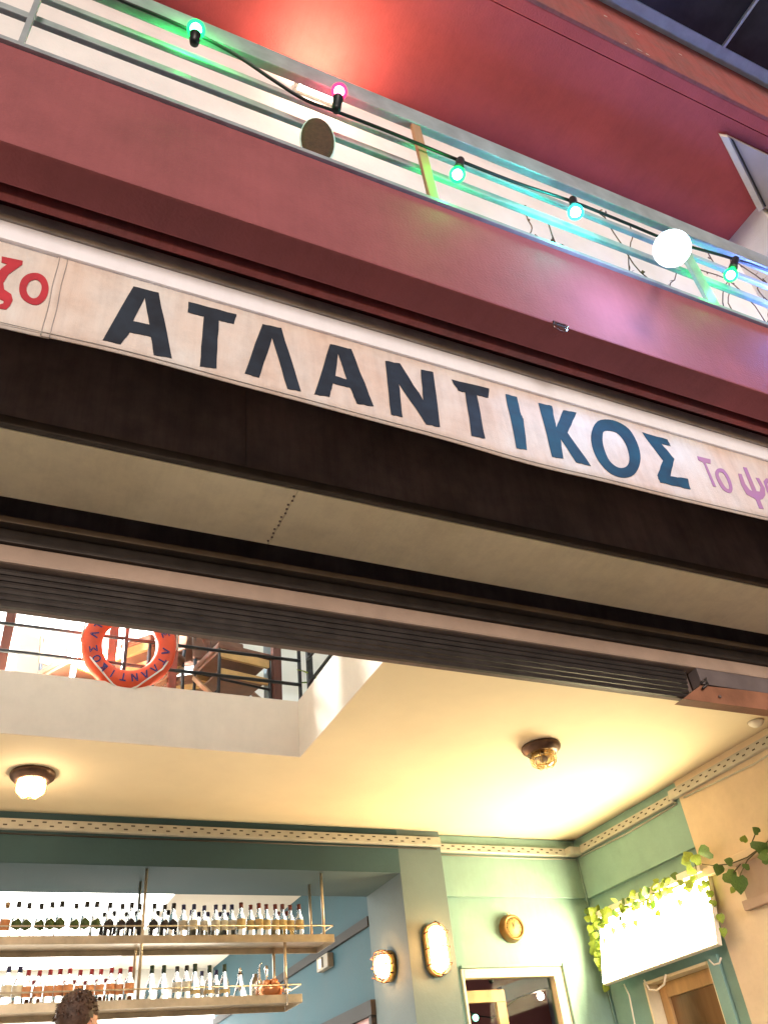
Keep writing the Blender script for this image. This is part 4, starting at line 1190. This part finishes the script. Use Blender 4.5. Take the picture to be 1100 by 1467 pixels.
# emergency light on the blue wall
c = onX(470, 1379, 3.079)
el = thing('emergency_light', 'small emergency light box on the blue bar wall', 'emergency light', (3.079, c.y, c.z))
box('case', 3.02, 3.0785, c.y - .13, c.y + .13, c.z - .055, c.z + .055, mat('aged_plastic', (.30, .27, .22), .5), el, bevel=.01)
box('lens', 3.012, 3.0195, c.y + .0, c.y + .06, c.z - .035, c.z + .03, E_EXIT, el, bevel=.003)
box('divider', 3.010, 3.0195, c.y - .03, c.y - .01, c.z - .04, c.z + .04, GREYD, el)
# low screen window on the blue wall
lw = thing('bar_screen', 'dark framed screen with pink panes on the blue bar wall', 'screen', (3.07, 7.5, 1.3))
zt = onX(537, 1431, 3.06).z
box('top_rail', 3.03, 3.0785, 6.60, 9.2, zt - .10, zt, TRIMD, lw)
for k in range(7):
    y0 = 6.62 + k * .36
    box('stile', 3.035, 3.0785, y0, y0 + .05, 1.3, zt - .101, TRIMD, lw)
    box('pane', 3.06, 3.0783, y0 + .051, y0 + .359, 1.3, zt - .101, PINKP if k < 2 else PALER, lw)

# ================================================================== PERSON
hp = onY(113, 1460, 4.3)
pn = thing('person', 'person with brown tousled hair and dark shirt walking inside the tavern', 'person', (hp.x, 4.3, FL))
HT = hp.z + .10                      # crown of the head
def ell(bm, c, r, mtx=None, u=24, v=16):
    ret = bmesh.ops.create_uvsphere(bm, u_segments=u, v_segments=v, radius=1)
    T = Matrix.Translation(Vector(c)) @ (mtx or Matrix()) @ Matrix.Diagonal((*r, 1))
    bmesh.ops.transform(bm, matrix=T, verts=ret['verts']); return ret['verts']
px0, py0 = hp.x, 4.3
hz = HT - .115
k_ = (HT - FL) / 1.76
# one continuous body surface: limbs and trunk as overlapping tapered tubes fused by a voxel remesh
bm = bmesh.new()
def limb(pts, rs):
    V, F = tube_geo([Vector((px0 + x * k_, py0 + y * k_, FL + z * k_)) for x, y, z in pts], [r * k_ for r in rs], 12)
    vv = [bm.verts.new(v) for v in V]
    for f in F:
        try: bm.faces.new([vv[i] for i in f])
        except ValueError: pass
limb([(0, 0, .88), (0, 0, 1.0), (0, .01, 1.15), (0, 0, 1.32), (0, 0, 1.43), (0, 0, 1.50)], [.15, .145, .14, .16, .12, .06])
limb([(0, 0, 1.45), (0, -.01, 1.60)], [.058, .055])
for s in (-1, 1):
    limb([(s * .10, 0, .92), (s * .11, -.02 * s, .5), (s * .11, .03, .08)], [.10, .065, .045])
    limb([(s * .11, .05, .035), (s * .12, -.16, .03)], [.04, .032])
    limb([(s * .14, 0, 1.40), (s * .20, 0, 1.36), (s * .24, .03, 1.10), (s * .23, -.10, .88)], [.07, .062, .045, .032])
    hx, hy, hz_ = s * .23, -.12, .83
    limb([(hx, hy + .015, .88), (hx, hy, .80)], [.034, .036])
    for q, (dx, L_) in enumerate(((-.024, .065), (-.008, .08), (.008, .075), (.023, .06))):
        limb([(hx + dx * .6, hy - .005, .80), (hx + dx, hy - .02, .80 - L_ * .6), (hx + dx, hy - .002, .80 - L_)], [.0095, .009, .008])
    limb([(hx - s * .03, hy - .01, .84), (hx - s * .045, hy - .035, .79)], [.011, .009])
body = bobj('body', bm, SHIRT, pn, True)
rmd = body.modifiers.new('fuse', 'REMESH'); rmd.mode = 'VOXEL'; rmd.voxel_size = .012; rmd.use_smooth_shade = True
# head turned to the right in profile
HM = Matrix.Translation((px0, py0, hz)) @ Matrix.Diagonal((.9, .9, .9, 1)) @ Matrix.Rotation(2.25, 4, 'Z') @ Matrix.Rotation(.12, 4, 'X')
bm = bmesh.new()
for v in ell(bm, (0, 0, 0), (.077, .098, .118), None, 36, 28):
    y, z = v.co.y, v.co.z
    if z < -.02: v.co.x *= 1 - .32 * (-.02 - z) / .1; v.co.y += -.012 * (-.02 - z) / .1
    if y < -.05 and -.02 < z < .02: v.co.y += .008 * (1 - abs(v.co.x) / .08)
ell(bm, (0, -.098, -.012), (.013, .02, .026), Matrix.Rotation(-.25, 4, 'X'), 14, 10)
for s in (-1, 1): ell(bm, (s * .078, .012, -.008), (.009, .02, .032), Matrix.Rotation(s * .2, 4, 'Z'), 12, 10)
bmesh.ops.transform(bm, matrix=HM, verts=bm.verts)
head = bobj('head', bm, SKIN, pn, True)
for s in (-1, 1):
    bm = bmesh.new(); ell(bm, (s * .031, -.088, .008), (.012, .008, .007), None, 10, 8)
    bmesh.ops.transform(bm, matrix=HM, verts=bm.verts); bobj('eye', bm, WHITEP, head, True)
bm = bmesh.new(); ell(bm, (0, -.094, -.062), (.024, .008, .007), None, 12, 8)
bmesh.ops.transform(bm, matrix=HM, verts=bm.verts); bobj('mouth', bm, DKRED, head, True)
bm = bmesh.new()
rh = random.Random(2)
for v in ell(bm, (0, .018, .024), (.088, .103, .112), None, 40, 28):
    n_ = v.co.normalized()
    if v.co.z < .03 and v.co.y < .0: v.co *= .80
    if v.co.z < -.05: v.co *= .86
    v.co += n_ * rh.uniform(-.004, .007)
bmesh.ops.transform(bm, matrix=HM, verts=bm.verts)
hair = bobj('hair', bm, HAIR, pn, True)
V, F = [], []
for i in range(420):
    th, ph = rh.uniform(0, 2 * math.pi), math.acos(rh.uniform(-.25, 1))
    n_ = Vector((math.sin(ph) * math.cos(th), math.sin(ph) * math.sin(th), math.cos(ph)))
    if n_.y < -.45 and n_.z < .45: continue
    p = Vector((n_.x * .086, n_.y * .10 + .018, n_.z * .108 + .024))
    d = (n_ * .7 + Vector((rh.uniform(-.8, .8), rh.uniform(-.3, 1), rh.uniform(-.8, .3)))).normalized()
    sd_ = d.orthogonal().normalized() * .0035
    q = p + d * .010; r2_ = q + (d + Vector((0, .2, -.7))).normalized() * .014
    b = len(V); V += [HM @ (p - sd_), HM @ (p + sd_), HM @ (q + sd_ * .7), HM @ (q - sd_ * .7), HM @ r2_]
    F += [(b, b + 1, b + 2, b + 3), (b + 3, b + 2, b + 4)]
o = mobj('locks', V, F, HAIR, hair); o['kind'] = 'stuff'
